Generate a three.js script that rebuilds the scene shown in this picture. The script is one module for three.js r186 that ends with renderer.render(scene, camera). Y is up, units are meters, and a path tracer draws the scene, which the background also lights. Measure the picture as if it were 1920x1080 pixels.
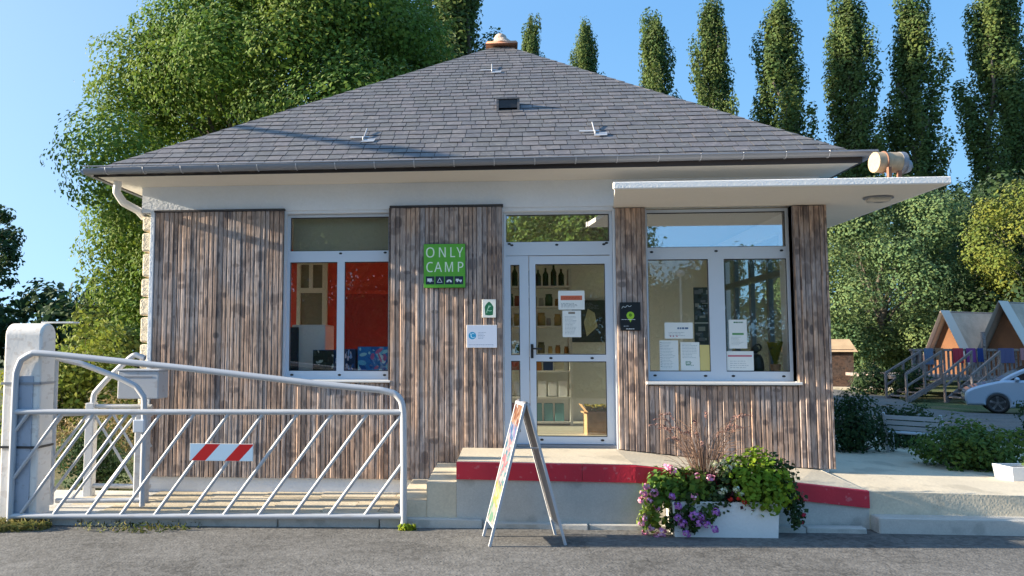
import * as THREE from 'three';
import { mergeGeometries } from 'three/addons/utils/BufferGeometryUtils.js';
import { RoundedBoxGeometry } from 'three/addons/geometries/RoundedBoxGeometry.js';

// ---------------------------------------------------------------- camera, sky, sun, exposure
const scene = new THREE.Scene();
const renderer = new THREE.WebGLRenderer();
renderer.toneMapping = THREE.LinearToneMapping;
renderer.toneMappingExposure = 3.1;
renderer.shadowMap.enabled = true;

const camera = new THREE.PerspectiveCamera(THREE.MathUtils.radToDeg(2 * Math.atan(540 / 1450)), 16 / 9, 0.1, 600);
camera.position.set(0, 1.65, 8.75);
camera.rotation.set(THREE.MathUtils.degToRad(4.34), THREE.MathUtils.degToRad(4.7), 0, 'YXZ');
camera.setViewOffset(1920, 1080, 140, 0, 1920, 1080);   // the photograph is cropped: its lens axis lies left of the middle
scene.add(camera);

const SUN = new THREE.Vector3(-1, 0.285, 0.065).normalize();
const sun = new THREE.DirectionalLight(new THREE.Color(1, 0.86, 0.66), 5);
sun.position.copy(SUN).multiplyScalar(60);
sun.target.position.set(0, 0, 0);
sun.castShadow = true;
Object.assign(sun.shadow.camera, { left: -45, right: 45, top: 35, bottom: -35, near: 1, far: 160 });
sun.shadow.mapSize.set(4096, 4096);
sun.shadow.radius = 1;
scene.add(sun, sun.target);

{ // clear morning sky: deep blue overhead, paler and warmer towards the low sun on the left
  const W = 512, H = 256, d = new Float32Array(W * H * 4), v = new THREE.Vector3();
  for (let j = 0; j < H; j++) for (let i = 0; i < W; i++) {
    const el = ((j + 0.5) / H - 0.5) * Math.PI, az = ((i + 0.5) / W - 0.5) * 2 * Math.PI;
    v.set(Math.cos(el) * Math.cos(az), Math.sin(el), Math.cos(el) * Math.sin(az));
    const up = Math.max(0, v.y), t = Math.pow(Math.min(up, 0.4 + (up - 0.4) * 0.12), 0.55), c = v.dot(SUN);
    const glow = 0.2 * Math.pow(Math.max(0, c * 0.5 + 0.5), 4) + 0.3 * Math.pow(Math.max(0, c), 40);
    const k = 1, o = (j * W + i) * 4;
    let r = 0.158 * (1 - t) + 0.002 * t, g = 0.3 * (1 - t) + 0.068 * t, b = 0.43 * (1 - t) + 0.225 * t;
    r += glow; g += glow * 0.9; b += glow * 0.72;
    d[o] = r * k; d[o + 1] = g * k; d[o + 2] = b * k; d[o + 3] = 1;
  }
  const sky = new THREE.DataTexture(d, W, H, THREE.RGBAFormat, THREE.FloatType);
  sky.mapping = THREE.EquirectangularReflectionMapping; sky.magFilter = THREE.LinearFilter; sky.wrapS = THREE.RepeatWrapping; sky.needsUpdate = true;
  scene.background = sky; scene.environment = sky;
}

// ---------------------------------------------------------------- helpers
function rngOf(seed) { let s = seed >>> 0; return () => { s = (s + 0x6d2b79f5) | 0; let t = Math.imul(s ^ (s >>> 15), 1 | s); t = (t + Math.imul(t ^ (t >>> 7), 61 | t)) ^ t; return ((t ^ (t >>> 14)) >>> 0) / 4294967296; }; }
const R0 = rngOf(7);
const rr = (a, b, r = R0) => a + (b - a) * r();
const used = new Map();
function numbered(n) { const k = used.get(n) ?? 0; used.set(n, k + 1); return k ? n + '_' + String(k).padStart(3, '0') : n; }
function shade(o) { o.traverse((m) => { if (m.isMesh) { m.castShadow = true; m.receiveShadow = true; } }); }
function thing(name, label, category, pos = [0, 0, 0], turn = 0, group) {
  const o = new THREE.Group(); o.name = numbered(name); o.position.set(...pos); o.rotation.y = turn;
  o.userData = { label, category }; if (group) o.userData.group = group;
  scene.add(o); return o;
}
function part(parent, name, geo, mat, label) {
  const m = new THREE.Mesh(Array.isArray(geo) ? merged(geo) : geo, mat); m.name = numbered(name);
  if (label) m.userData.label = label;
  parent.add(m); return m;
}
function single(name, label, category, geo, mat, pos = [0, 0, 0], turn = 0, group) {
  const m = part(scene, name, geo, mat); m.position.set(...pos); m.rotation.y = turn;
  m.userData = { label, category }; if (group) m.userData.group = group; return m;
}
function structure(name, geo, mat, parent = scene) { const m = part(parent, name, geo, mat); if (parent === scene) m.userData.kind = 'structure'; return m; }
function merged(list) {
  return mergeGeometries(list.map((g) => {
    g = g.index ? g.toNonIndexed() : g;
    for (const k of Object.keys(g.attributes)) if (!['position', 'normal', 'uv', 'color'].includes(k)) g.deleteAttribute(k);
    if (!g.attributes.uv) g.setAttribute('uv', new THREE.BufferAttribute(new Float32Array(g.attributes.position.count * 2), 2));
    return g;
  }));
}
// world-space box mapping in metres
function mapBox(g, su = 1, sv = 1, ou = 0, ov = 0) {
  g = g.index ? g.toNonIndexed() : g;
  const p = g.attributes.position, n = g.attributes.normal, uv = new Float32Array(p.count * 2);
  for (let i = 0; i < p.count; i++) {
    const x = Math.abs(n.getX(i)), y = Math.abs(n.getY(i)), z = Math.abs(n.getZ(i));
    let a, b;
    if (x >= y && x >= z) { a = p.getZ(i); b = p.getY(i); } else if (y >= z) { a = p.getX(i); b = p.getZ(i); } else { a = p.getX(i); b = p.getY(i); }
    uv[i * 2] = a * su + ou; uv[i * 2 + 1] = b * sv + ov;
  }
  g.setAttribute('uv', new THREE.BufferAttribute(uv, 2));
  return g;
}
function B(x0, x1, y0, y1, z0, z1) { return mapBox(new THREE.BoxGeometry(x1 - x0, y1 - y0, z1 - z0).translate((x0 + x1) / 2, (y0 + y1) / 2, (z0 + z1) / 2)); }
function RB(x0, x1, y0, y1, z0, z1, r = 0.01, s = 1) { return mapBox(new RoundedBoxGeometry(x1 - x0, y1 - y0, z1 - z0, s, r).translate((x0 + x1) / 2, (y0 + y1) / 2, (z0 + z1) / 2)); }
const V = (x, y, z) => new THREE.Vector3(x, y, z);
function tube(pts, r, seg = 24, rad = 8) { return new THREE.TubeGeometry(new THREE.CatmullRomCurve3(pts.map((p) => V(...p)), false, 'catmullrom', 0.1), seg, r, rad, false); }
function bar(a, b, r, rad = 8, r2 = r) {
  const A = V(...a), D = V(...b).sub(A), L = D.length();
  return new THREE.CylinderGeometry(r2, r, L, rad).translate(0, L / 2, 0).applyQuaternion(new THREE.Quaternion().setFromUnitVectors(V(0, 1, 0), D.normalize())).translate(A.x, A.y, A.z);
}
function beam(a, b, w, h) { // square section
  const A = V(...a), D = V(...b).sub(A), L = D.length(), m = new THREE.Matrix4().lookAt(V(0, 0, 0), D.clone().negate(), Math.abs(D.y) > 0.99 * L ? V(1, 0, 0) : V(0, 1, 0));
  return new THREE.BoxGeometry(w, h, L).translate(0, 0, L / 2).applyMatrix4(m).translate(A.x, A.y, A.z);
}
function quadMesh(quads) { // [[a,b,c,d],...] counter-clockwise
  const p = [], u = [];
  for (const q of quads) for (const k of q.length === 3 ? [0, 1, 2] : [0, 1, 2, 0, 2, 3]) { p.push(...q[k]); }
  const g = new THREE.BufferGeometry(); g.setAttribute('position', new THREE.Float32BufferAttribute(p, 3)); g.computeVertexNormals(); return mapBox(g);
}
const lin = (r, g, b) => new THREE.Color().setRGB(r, g, b);

// ---------------------------------------------------------------- noise and textures
function noiseTable(seed, n = 256) { const r = rngOf(seed), a = new Float32Array(n * n); for (let i = 0; i < a.length; i++) a[i] = r(); return a; }
const NT = noiseTable(11);
function vnoise(x, y, px, py) {
  const xi = Math.floor(x), yi = Math.floor(y), fx = x - xi, fy = y - yi, sx = fx * fx * (3 - 2 * fx), sy = fy * fy * (3 - 2 * fy);
  const at = (i, j) => NT[((((j % py) + py) % py) & 255) * 256 + ((((i % px) + px) % px) & 255)];
  const a = at(xi, yi), b = at(xi + 1, yi), c = at(xi, yi + 1), d = at(xi + 1, yi + 1);
  return a + (b - a) * sx + (c - a) * sy + (a - b - c + d) * sx * sy;
}
function fbm(u, v, fx, fy, oct = 4) { let s = 0, a = 0.5, t = 0; for (let o = 0; o < oct; o++) { s += a * vnoise(u * fx + o * 17, v * fy + o * 29, fx, fy); t += a; a *= 0.5; fx *= 2; fy *= 2; } return s / t; }
const enc = (x) => 255 * (x <= 0.0031308 ? 12.92 * x : 1.055 * Math.pow(Math.min(1, x), 1 / 2.4) - 0.055);
function tex(w, h, fn, color = true) {
  const d = new Uint8Array(w * h * 4);
  for (let j = 0; j < h; j++) for (let i = 0; i < w; i++) {
    const c = fn((i + 0.5) / w, (j + 0.5) / h), o = (j * w + i) * 4;
    if (color) { d[o] = enc(Math.max(0, c[0])); d[o + 1] = enc(Math.max(0, c[1])); d[o + 2] = enc(Math.max(0, c[2])); } else d[o] = d[o + 1] = d[o + 2] = Math.max(0, Math.min(255, c * 255));
    d[o + 3] = 255;
  }
  const t = new THREE.DataTexture(d, w, h); t.wrapS = t.wrapT = THREE.RepeatWrapping; t.magFilter = THREE.LinearFilter; t.generateMipmaps = true;
  if (color) t.colorSpace = THREE.SRGBColorSpace; t.needsUpdate = true; return t;
}
const rep = (t, x, y) => { const c = t.clone(); c.repeat.set(x, y); c.needsUpdate = true; return c; };
const mix = (a, b, t) => [a[0] + (b[0] - a[0]) * t, a[1] + (b[1] - a[1]) * t, a[2] + (b[2] - a[2]) * t];
const sstep = (a, b, x) => { const t = Math.max(0, Math.min(1, (x - a) / (b - a))); return t * t * (3 - 2 * t); };
const std = (o) => new THREE.MeshStandardMaterial({ roughness: 0.85, metalness: 0, ...o });

// asphalt: 4 m tile, grain and patches, with cracks
const asphaltMap = tex(2048, 2048, (u, v) => {
  const g = fbm(u, v, 250, 250, 2), p = fbm(u, v, 7, 7, 5), q = fbm(u + 0.37, v + 0.2, 18, 26, 4), s = NT[((u * 2048) & 255) * 256 + ((v * 2048) & 255)];
  let c = 0.124 + (g - 0.5) * 0.1 + (p - 0.5) * 0.075; if (s > 0.95) c += 0.07; if (s < 0.05) c -= 0.04;
  c -= 0.025 * sstep(0.6, 0.72, q); c += 0.02 * sstep(0.62, 0.72, 1 - q);
  const worm = Math.abs(fbm(u, v, 5, 5, 5) - 0.5), worm2 = Math.abs(fbm(u + 0.5, v, 3, 6, 5) - 0.47); if (worm < 0.0022) c *= 0.7; if (worm2 < 0.0016) c = c * 0.6 + 0.09;
  return [c * 1.03, c, c * 0.95];
});
const asphaltBump = tex(512, 512, (u, v) => fbm(u, v, 150, 150, 2), false);
const M = {};
M.asphalt = std({ map: rep(asphaltMap, 0.125, 0.125), bumpMap: rep(asphaltBump, 0.5, 0.5), bumpScale: 0.0035, roughness: 0.9 });
// pale concrete
const concMap = tex(512, 512, (u, v) => { const p = fbm(u, v, 4, 4, 5), g = fbm(u, v, 120, 120, 2), st = sstep(0.56, 0.75, fbm(u + 0.3, v, 7, 5, 4)); const c = 0.52 + (p - 0.5) * 0.14 + (g - 0.5) * 0.1; return mix([c, c * 0.96, c * 0.88], [c * 0.62, c * 0.6, c * 0.55], st * 0.55); });
const concBump = tex(256, 256, (u, v) => fbm(u, v, 60, 60, 3), false);
M.concrete = std({ map: concMap, bumpMap: concBump, bumpScale: 0.0012, roughness: 0.92 });
M.floorConc = std({ map: rep(concMap, 0.6, 0.6), bumpMap: concBump, bumpScale: 0.002, color: lin(1.2, 1.1, 0.92), roughness: 0.9 });
// white render on the walls
const plasterMap = tex(512, 512, (u, v) => { const p = fbm(u, v, 3, 3, 5), g = fbm(u, v, 90, 90, 2); const c = 0.8 + (p - 0.5) * 0.08 + (g - 0.5) * 0.04; return [c, c * 0.985, c * 0.96]; });
const plasterBump = tex(256, 256, (u, v) => fbm(u, v, 50, 50, 3), false);
M.plaster = std({ map: rep(plasterMap, 0.5, 0.5), color: lin(0.95, 1.0, 1.08), bumpMap: plasterBump, bumpScale: 0.003, roughness: 0.9 });  // base colour cooled slightly, standing in for blue sky fill
M.roughWhite = std({ map: plasterMap, bumpMap: rep(tex(256, 256, (u, v) => fbm(u, v, 24, 24, 3), false), 3, 3), bumpScale: 0.0025, roughness: 0.95, color: lin(1.1, 1.1, 1.1) });
M.soffit = std({ map: rep(plasterMap, 0.5, 0.5), color: lin(0.95, 0.9, 0.82), roughness: 0.9 });
M.stone = std({ map: rep(concMap, 1.3, 1.3), color: lin(1.35, 1.22, 1.0), bumpMap: concBump, bumpScale: 0.02 });
// stone paving: warm
const paveMap = tex(512, 512, (u, v) => { const p = fbm(u, v, 6, 6, 5), g = fbm(u, v, 100, 100, 2); const c = 0.42 + (p - 0.5) * 0.22 + (g - 0.5) * 0.1; return [c * 1.12, c * 0.98, c * 0.78]; });
M.paving = [0, 1, 2, 3].map((i) => std({ map: rep(paveMap, 0.7, 0.7), color: lin(1.25 - i * 0.07, 1.25 - i * 0.08, 1.2 - i * 0.1), bumpMap: concBump, bumpScale: 0.003 }));
// weathered timber cladding: grain along v, knots and grey stain
const woodKnots = (() => { const r = rngOf(5), a = []; for (let i = 0; i < 64; i++) a.push([r(), r(), 0.018 + r() * 0.05, 0.008 + r() * 0.02, 0.35 + r() * 0.65]); return a; })();
const woodMap = tex(1024, 2048, (u, v) => {
  const grain = fbm(u, v, 230, 5, 3), fine = fbm(u, v, 128, 40, 2), blot = fbm(u, v, 7, 9, 5), grey = fbm(u + 0.4, v, 4, 3, 4), dark = fbm(u, v + 0.5, 22, 14, 4), band = fbm(u + 0.2, v + 0.1, 3, 5, 4);
  let c = mix([0.32, 0.245, 0.2], [0.262, 0.245, 0.25], sstep(0.38, 0.62, grey));
  c = mix(c, [0.45, 0.375, 0.325], sstep(0.52, 0.8, grain) * 0.6);
  const k0 = 0.7 + 0.6 * fine; c = [c[0] * k0, c[1] * k0, c[2] * k0];
  let k = sstep(0.55, 0.72, blot) * 0.5 + sstep(0.57, 0.76, dark) * 0.6 + sstep(0.56, 0.7, 1 - grain) * 0.22 + sstep(0.55, 0.7, band) * 0.22;
  for (const [x, y, rx, ry, s] of woodKnots) { let dx = Math.abs(u - x), dy = Math.abs(v - y); dx = Math.min(dx, 1 - dx) / rx; dy = Math.min(dy, 1 - dy) / ry; const q = dx * dx + dy * dy; if (q < 2.6) k = Math.max(k, s * (1 - sstep(0.3, 2.4, q + (blot - 0.5) * 3 + (dark - 0.5) * 2))); }
  return mix(c, [0.07, 0.058, 0.062], Math.min(0.82, k * 0.9));
});
const woodBump = tex(512, 512, (u, v) => fbm(u, v, 120, 6, 3), false);
M.wood = [[1.5, 1.36, 1.25], [1.36, 1.2, 1.09], [1.64, 1.44, 1.28], [1.36, 1.3, 1.26], [1.48, 1.28, 1.13], [1.24, 1.12, 1.04]].map((c) => std({ map: woodMap, bumpMap: woodBump, bumpScale: 0.003, color: lin(...c), roughness: 0.8 }));
M.woodDark = std({ map: woodMap, color: lin(0.5, 0.45, 0.43), roughness: 0.9 });
M.woodCap = std({ color: lin(0.035, 0.03, 0.032), roughness: 0.6 });
M.woodRed = std({ map: woodMap, color: lin(1.0, 0.7, 0.6), roughness: 0.8 });
// slates
const slateMap = tex(512, 512, (u, v) => { const p = fbm(u, v, 8, 8, 4), g = fbm(u, v, 30, 90, 3), l = sstep(0.66, 0.8, fbm(u, v + 0.2, 24, 24, 3)); const c = 0.125 + (p - 0.5) * 0.06 + (g - 0.5) * 0.05; return mix([c * 1.02, c, c * 1.02], [0.26, 0.25, 0.22], l * 0.4); });
const slateBump = tex(256, 256, (u, v) => fbm(u, v, 20, 60, 3), false);
M.slate = [1.0, 1.08, 0.93, 1.15, 1.03].map((k, i) => std({ map: slateMap, bumpMap: slateBump, bumpScale: 0.003, color: lin(k * (1 + (i % 2) * 0.05), k, k * (1 + (i % 3) * 0.03)), roughness: 0.62 }));
M.zinc = std({ color: lin(0.25, 0.265, 0.3), metalness: 0.35, roughness: 0.5, bumpMap: slateBump, bumpScale: 0.001 });
M.zincJoint = std({ color: lin(0.5, 0.5, 0.53), metalness: 0.4, roughness: 0.45 });
M.lead = std({ color: lin(0.42, 0.43, 0.45), metalness: 0.3, roughness: 0.5 });
const peelMap = tex(512, 512, (u, v) => { const p = fbm(u, v, 5, 5, 4), d = sstep(0.62, 0.72, fbm(u, v, 14, 22, 4)), c = 0.72 + (p - 0.5) * 0.1; return mix([c, c * 0.98, c * 0.95], [0.46, 0.4, 0.35], d * 0.35); });
M.whitePaint = std({ map: peelMap, roughness: 0.5, color: lin(0.66, 0.7, 0.77) });
M.whitePost = std({ map: peelMap, roughness: 0.8, bumpMap: plasterBump, bumpScale: 0.0008, color: lin(1.08, 1.04, 1.0) });
M.planter = std({ map: rep(plasterMap, 0.8, 0.8), roughness: 0.6, bumpMap: plasterBump, bumpScale: 0.002 });
M.aluminium = std({ color: lin(0.62, 0.68, 0.76), roughness: 0.38 });
M.aluGasket = std({ color: lin(0.03, 0.03, 0.035), roughness: 0.6 });
M.white = std({ color: lin(0.78, 0.77, 0.75), roughness: 0.5 });
M.black = std({ color: lin(0.015, 0.015, 0.017), roughness: 0.4 });
M.darkMetal = std({ color: lin(0.05, 0.05, 0.055), roughness: 0.45, metalness: 0.6 });
M.steel = std({ color: lin(0.4, 0.4, 0.42), roughness: 0.35, metalness: 0.8 });
M.redBand = std({ map: rep(tex(256, 256, (u, v) => { const p = fbm(u, v, 6, 6, 4), w = sstep(0.68, 0.78, fbm(u, v + 0.3, 22, 22, 3)); return mix([0.58 + (p - 0.5) * 0.14, 0.021, 0.043], [0.6, 0.24, 0.25], w * 0.4); }), 1, 1), roughness: 0.55, bumpMap: concBump, bumpScale: 0.002 });
M.capStone = std({ map: rep(concMap, 2, 2), color: lin(1.35, 1.1, 0.95), bumpMap: concBump, bumpScale: 0.02 });
M.terracotta = std({ map: rep(concMap, 2, 2), color: lin(1.1, 0.55, 0.36) });
M.glass = new THREE.MeshPhysicalMaterial({ color: lin(0.93, 0.96, 0.95), transmission: 1, thickness: 0, roughness: 0.0, ior: 1.85 });
M.coatedGlass = std({ color: lin(0.82, 0.88, 0.93), metalness: 1, roughness: 0.015, transparent: true, opacity: 0.48 });
M.redWall = std({ map: rep(plasterMap, 0.4, 0.4), color: lin(0.98, 0.1, 0.06), roughness: 0.8 });
M.redDoor = std({ color: lin(0.42, 0.03, 0.025), roughness: 0.6 });
M.cream = std({ map: rep(plasterMap, 0.4, 0.4), color: lin(0.95, 0.93, 0.83), roughness: 0.9 });
M.tileFloor = std({ map: rep(plasterMap, 0.4, 0.4), color: lin(0.85, 0.78, 0.62), roughness: 0.5 });
M.shelf = std({ color: lin(0.62, 0.6, 0.55), roughness: 0.6 });
M.cardboard = std({ map: rep(paveMap, 3, 3), color: lin(1.1, 0.75, 0.45) });

// ---------------------------------------------------------------- ground, road, pavement (structure)
const roadY = (x) => -0.04 + 0.012 * Math.min(0, Math.max(x, -8));
const grassMap = tex(1024, 1024, (u, v) => { const p = fbm(u, v, 9, 9, 5), g = fbm(u, v, 200, 200, 2), d = sstep(0.45, 0.68, fbm(u, v + 0.5, 12, 12, 4)); const c = 0.75 + 0.6 * (g - 0.5); return mix([0.075 * c, 0.115 * c, 0.03 * c], [0.2 * c, 0.16 * c, 0.075 * c], d * 0.65 + (p - 0.5) * 0.3); });
M.ground = std({ map: rep(grassMap, 0.12, 0.12), roughness: 1, bumpMap: rep(asphaltBump, 0.3, 0.3), bumpScale: 0.03 });
structure('ground', quadMesh([[[-300, -0.16, 200], [300, -0.16, 200], [300, -0.16, -300], [-300, -0.16, -300]]]), M.ground);
{ // road in front of the kerb
  const xs = [-60, -8, -6, -4, -2, 0, 4, 30, 60], q = [];
  for (let i = 0; i + 1 < xs.length; i++) q.push([[xs[i], roadY(xs[i]), 17], [xs[i + 1], roadY(xs[i + 1]), 17], [xs[i + 1], roadY(xs[i + 1]), 0.4], [xs[i], roadY(xs[i]), 0.4]]);
  structure('road', quadMesh(q), M.asphalt);
  const sh = new THREE.Shape([[4.2, -0.5], [26, -0.5], [26, 9], [14, 12], [12.2, 12.9], [11.9, 14.5], [13.4, 19], [13.5, 24.2], [5, 27], [4.2, 12]].map((p) => new THREE.Vector2(...p)));
  const g = new THREE.ShapeGeometry(sh).rotateX(-Math.PI / 2).translate(0, -0.08, 0);
  structure('lane', mapBox(g), M.asphalt);
}
{ // left pavement: kerb stones and rows of stone pavers
  const pave = structure('pavement', B(-9, -0.96, -0.18, -0.012, -0.02, 1.22), M.concrete);
  const r = rngOf(21), rows = [[0.0, 0.27], [0.27, 0.53], [0.53, 0.79], [0.79, 1.03], [1.03, 1.21]];
  for (const [z0, z1] of rows) {
    let x = -5.6 + r() * 0.3;
    while (x < -1.0) { const w = 0.55 + r() * 0.35, x1 = Math.min(x + w, -0.985), y = roadY((x + x1) / 2) + 0.078 + r() * 0.003; if (x1 - x > 0.08) { part(pave, 'paver', mapBox(RB(x + 0.004, x1 - 0.004, y - 0.09, y, z0 + 0.004, z1 - 0.004, 0.004), 1, 1, r(), r()), M.paving[Math.floor(r() * 4)]); } x = x1; }
  }
  const kerb = new THREE.Group(); kerb.name = 'kerb'; kerb.userData.kind = 'structure'; scene.add(kerb);
  let x = -9; while (x < 3.3) { const x1 = Math.min(x + 0.98, 3.3), y = roadY((x + x1) / 2) + 0.078; const right = x > -1; part(kerb, 'kerb_stone', RB(x + 0.004, x1 - 0.004, y - 0.35, right ? y - 0.028 : y + r() * 0.006, 1.2, 1.36 - (right ? 0.02 * Math.max(0, x) : 0), 0.014), M.concrete); x = x1; }
}
// raised porch: painted edge, side steps, ramp to the right
const ST = [[-0.43, 0.553, 1.3, 0.53], [1.24, 0.543, 1.3, 0.525], [2.2, 0.45, 1.24, 0.43], [2.75, 0.385, 1.2, 0.375], [3.4, 0.31, 1.12, 0.335]];
const porchFloorY = (x) => { if (x <= ST[0][0]) return ST[0][3]; for (let i = 0; i + 1 < ST.length; i++) if (x <= ST[i + 1][0]) { const t = (x - ST[i][0]) / (ST[i + 1][0] - ST[i][0]); return ST[i][3] + (ST[i + 1][3] - ST[i][3]) * t; } return ST.at(-1)[3]; };
{
  const porch = new THREE.Group(); porch.name = 'porch'; porch.userData.kind = 'structure'; scene.add(porch);
  const top = [], front = [], ends = [];
  for (let i = 0; i + 1 < ST.length; i++) {
    const [x0, y0, z0, w0] = ST[i], [x1, y1, z1, w1] = ST[i + 1];
    top.push([[x0, y0, z0], [x1, y1, z1], [x1, w1, -0.12], [x0, w0, -0.12]]);
    front.push([[x0, -0.15, z0], [x1, -0.15, z1], [x1, y1, z1], [x0, y0, z0]]);
  }
  const a = ST[0], b = ST.at(-1);
  ends.push([[a[0], -0.15, -0.12], [a[0], -0.15, a[2]], [a[0], a[1], a[2]], [a[0], a[3], -0.12]], [[b[0], -0.15, b[2]], [b[0], -0.15, 0], [b[0], b[3], 0], [b[0], b[1], b[2]]]);
  part(porch, 'porch_floor', quadMesh(top), M.floorConc);
  part(porch, 'riser', quadMesh([...front, ...ends]), M.concrete);
  // red painted edge: two proud boards of concrete with a joint between
  const edge = (x0, x1) => { const q = [], pts = ST.filter((s) => s[0] > x0 && s[0] < x1); const at = (x) => { for (let i = 0; i + 1 < ST.length; i++) if (x <= ST[i + 1][0] + 1e-6) { const t = (x - ST[i][0]) / (ST[i + 1][0] - ST[i][0]); return [x, ST[i][1] + (ST[i + 1][1] - ST[i][1]) * t, ST[i][2] + (ST[i + 1][2] - ST[i][2]) * t]; } };
    const L = [at(x0), ...pts.map((s) => [s[0], s[1], s[2]]), at(x1)], f = 0.02, h = 0.155;
    for (let i = 0; i + 1 < L.length; i++) { const [p, y, z] = L[i], [p1, y1, z1] = L[i + 1]; q.push([[p, y - h, z + f], [p1, y1 - h, z1 + f], [p1, y1 - 0.004, z1 + f], [p, y - 0.004, z + f]], [[p, y - 0.004, z + f], [p1, y1 - 0.004, z1 + f], [p1, y1 + 0.004, z1 + 0.004], [p, y + 0.004, z + 0.004]], [[p, y + 0.004, z + 0.004], [p1, y1 + 0.004, z1 + 0.004], [p1, y1 + 0.003, z1 - 0.03], [p, y + 0.003, z - 0.03]].slice(0, 4), [[p, y - h, z - 0.01], [p1, y1 - h, z1 - 0.01], [p1, y1 - h, z1 + f], [p, y - h, z + f]]); }
    for (const e of [L[0], L.at(-1)]) q.push([[e[0], e[1] - h, e[2] - 0.02], [e[0], e[1] - h, e[2] + f], [e[0], e[1] - 0.004, e[2] + f], [e[0], e[1] + 0.002, e[2] - 0.02]]);
    return quadMesh(q); };
  for (const [x0, x1] of [[-0.43, 0.747], [0.751, 1.9], [1.904, 3.4]]) part(porch, 'painted_edge', edge(x0, x1), M.redBand);
  for (const [x0, x1, y] of [[-0.99, -0.716, 0.185], [-0.716, -0.43, 0.363]]) part(porch, 'step', RB(x0, x1 + 0.002, -0.15, y, 0.0, 1.3, 0.01), M.floorConc);
  part(porch, 'downpipe_stub', bar([-1.0, 0.12, 1.24], [-0.99, 0.12, 1.4], 0.03), M.zinc);
}
{ // plaza on the right with one step to the road
  const plaza = structure('plaza', quadMesh([
    [[3.4, 0.307, 1.12], [7.5, 0.24, 1.12], [7.5, 0.2, -4], [3.4, 0.29, -4]], [[3.4, -0.15, 1.12], [7.5, -0.15, 1.12], [7.5, 0.24, 1.12], [3.4, 0.307, 1.12]],
    [[7.5, -0.15, 1.12], [7.5, -0.15, -4], [7.5, 0.2, -4], [7.5, 0.24, 1.12]], [[7.5, -0.15, -4], [3.4, -0.15, -4], [3.4, 0.29, -4], [7.5, 0.2, -4]]]), M.floorConc);
  part(plaza, 'step', RB(3.41, 5.5, -0.15, 0.1, 1.0, 1.28, 0.018), M.concrete); part(plaza, 'step', RB(5.506, 7.5, -0.15, 0.1, 1.0, 1.28, 0.018), M.concrete);
}

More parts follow.
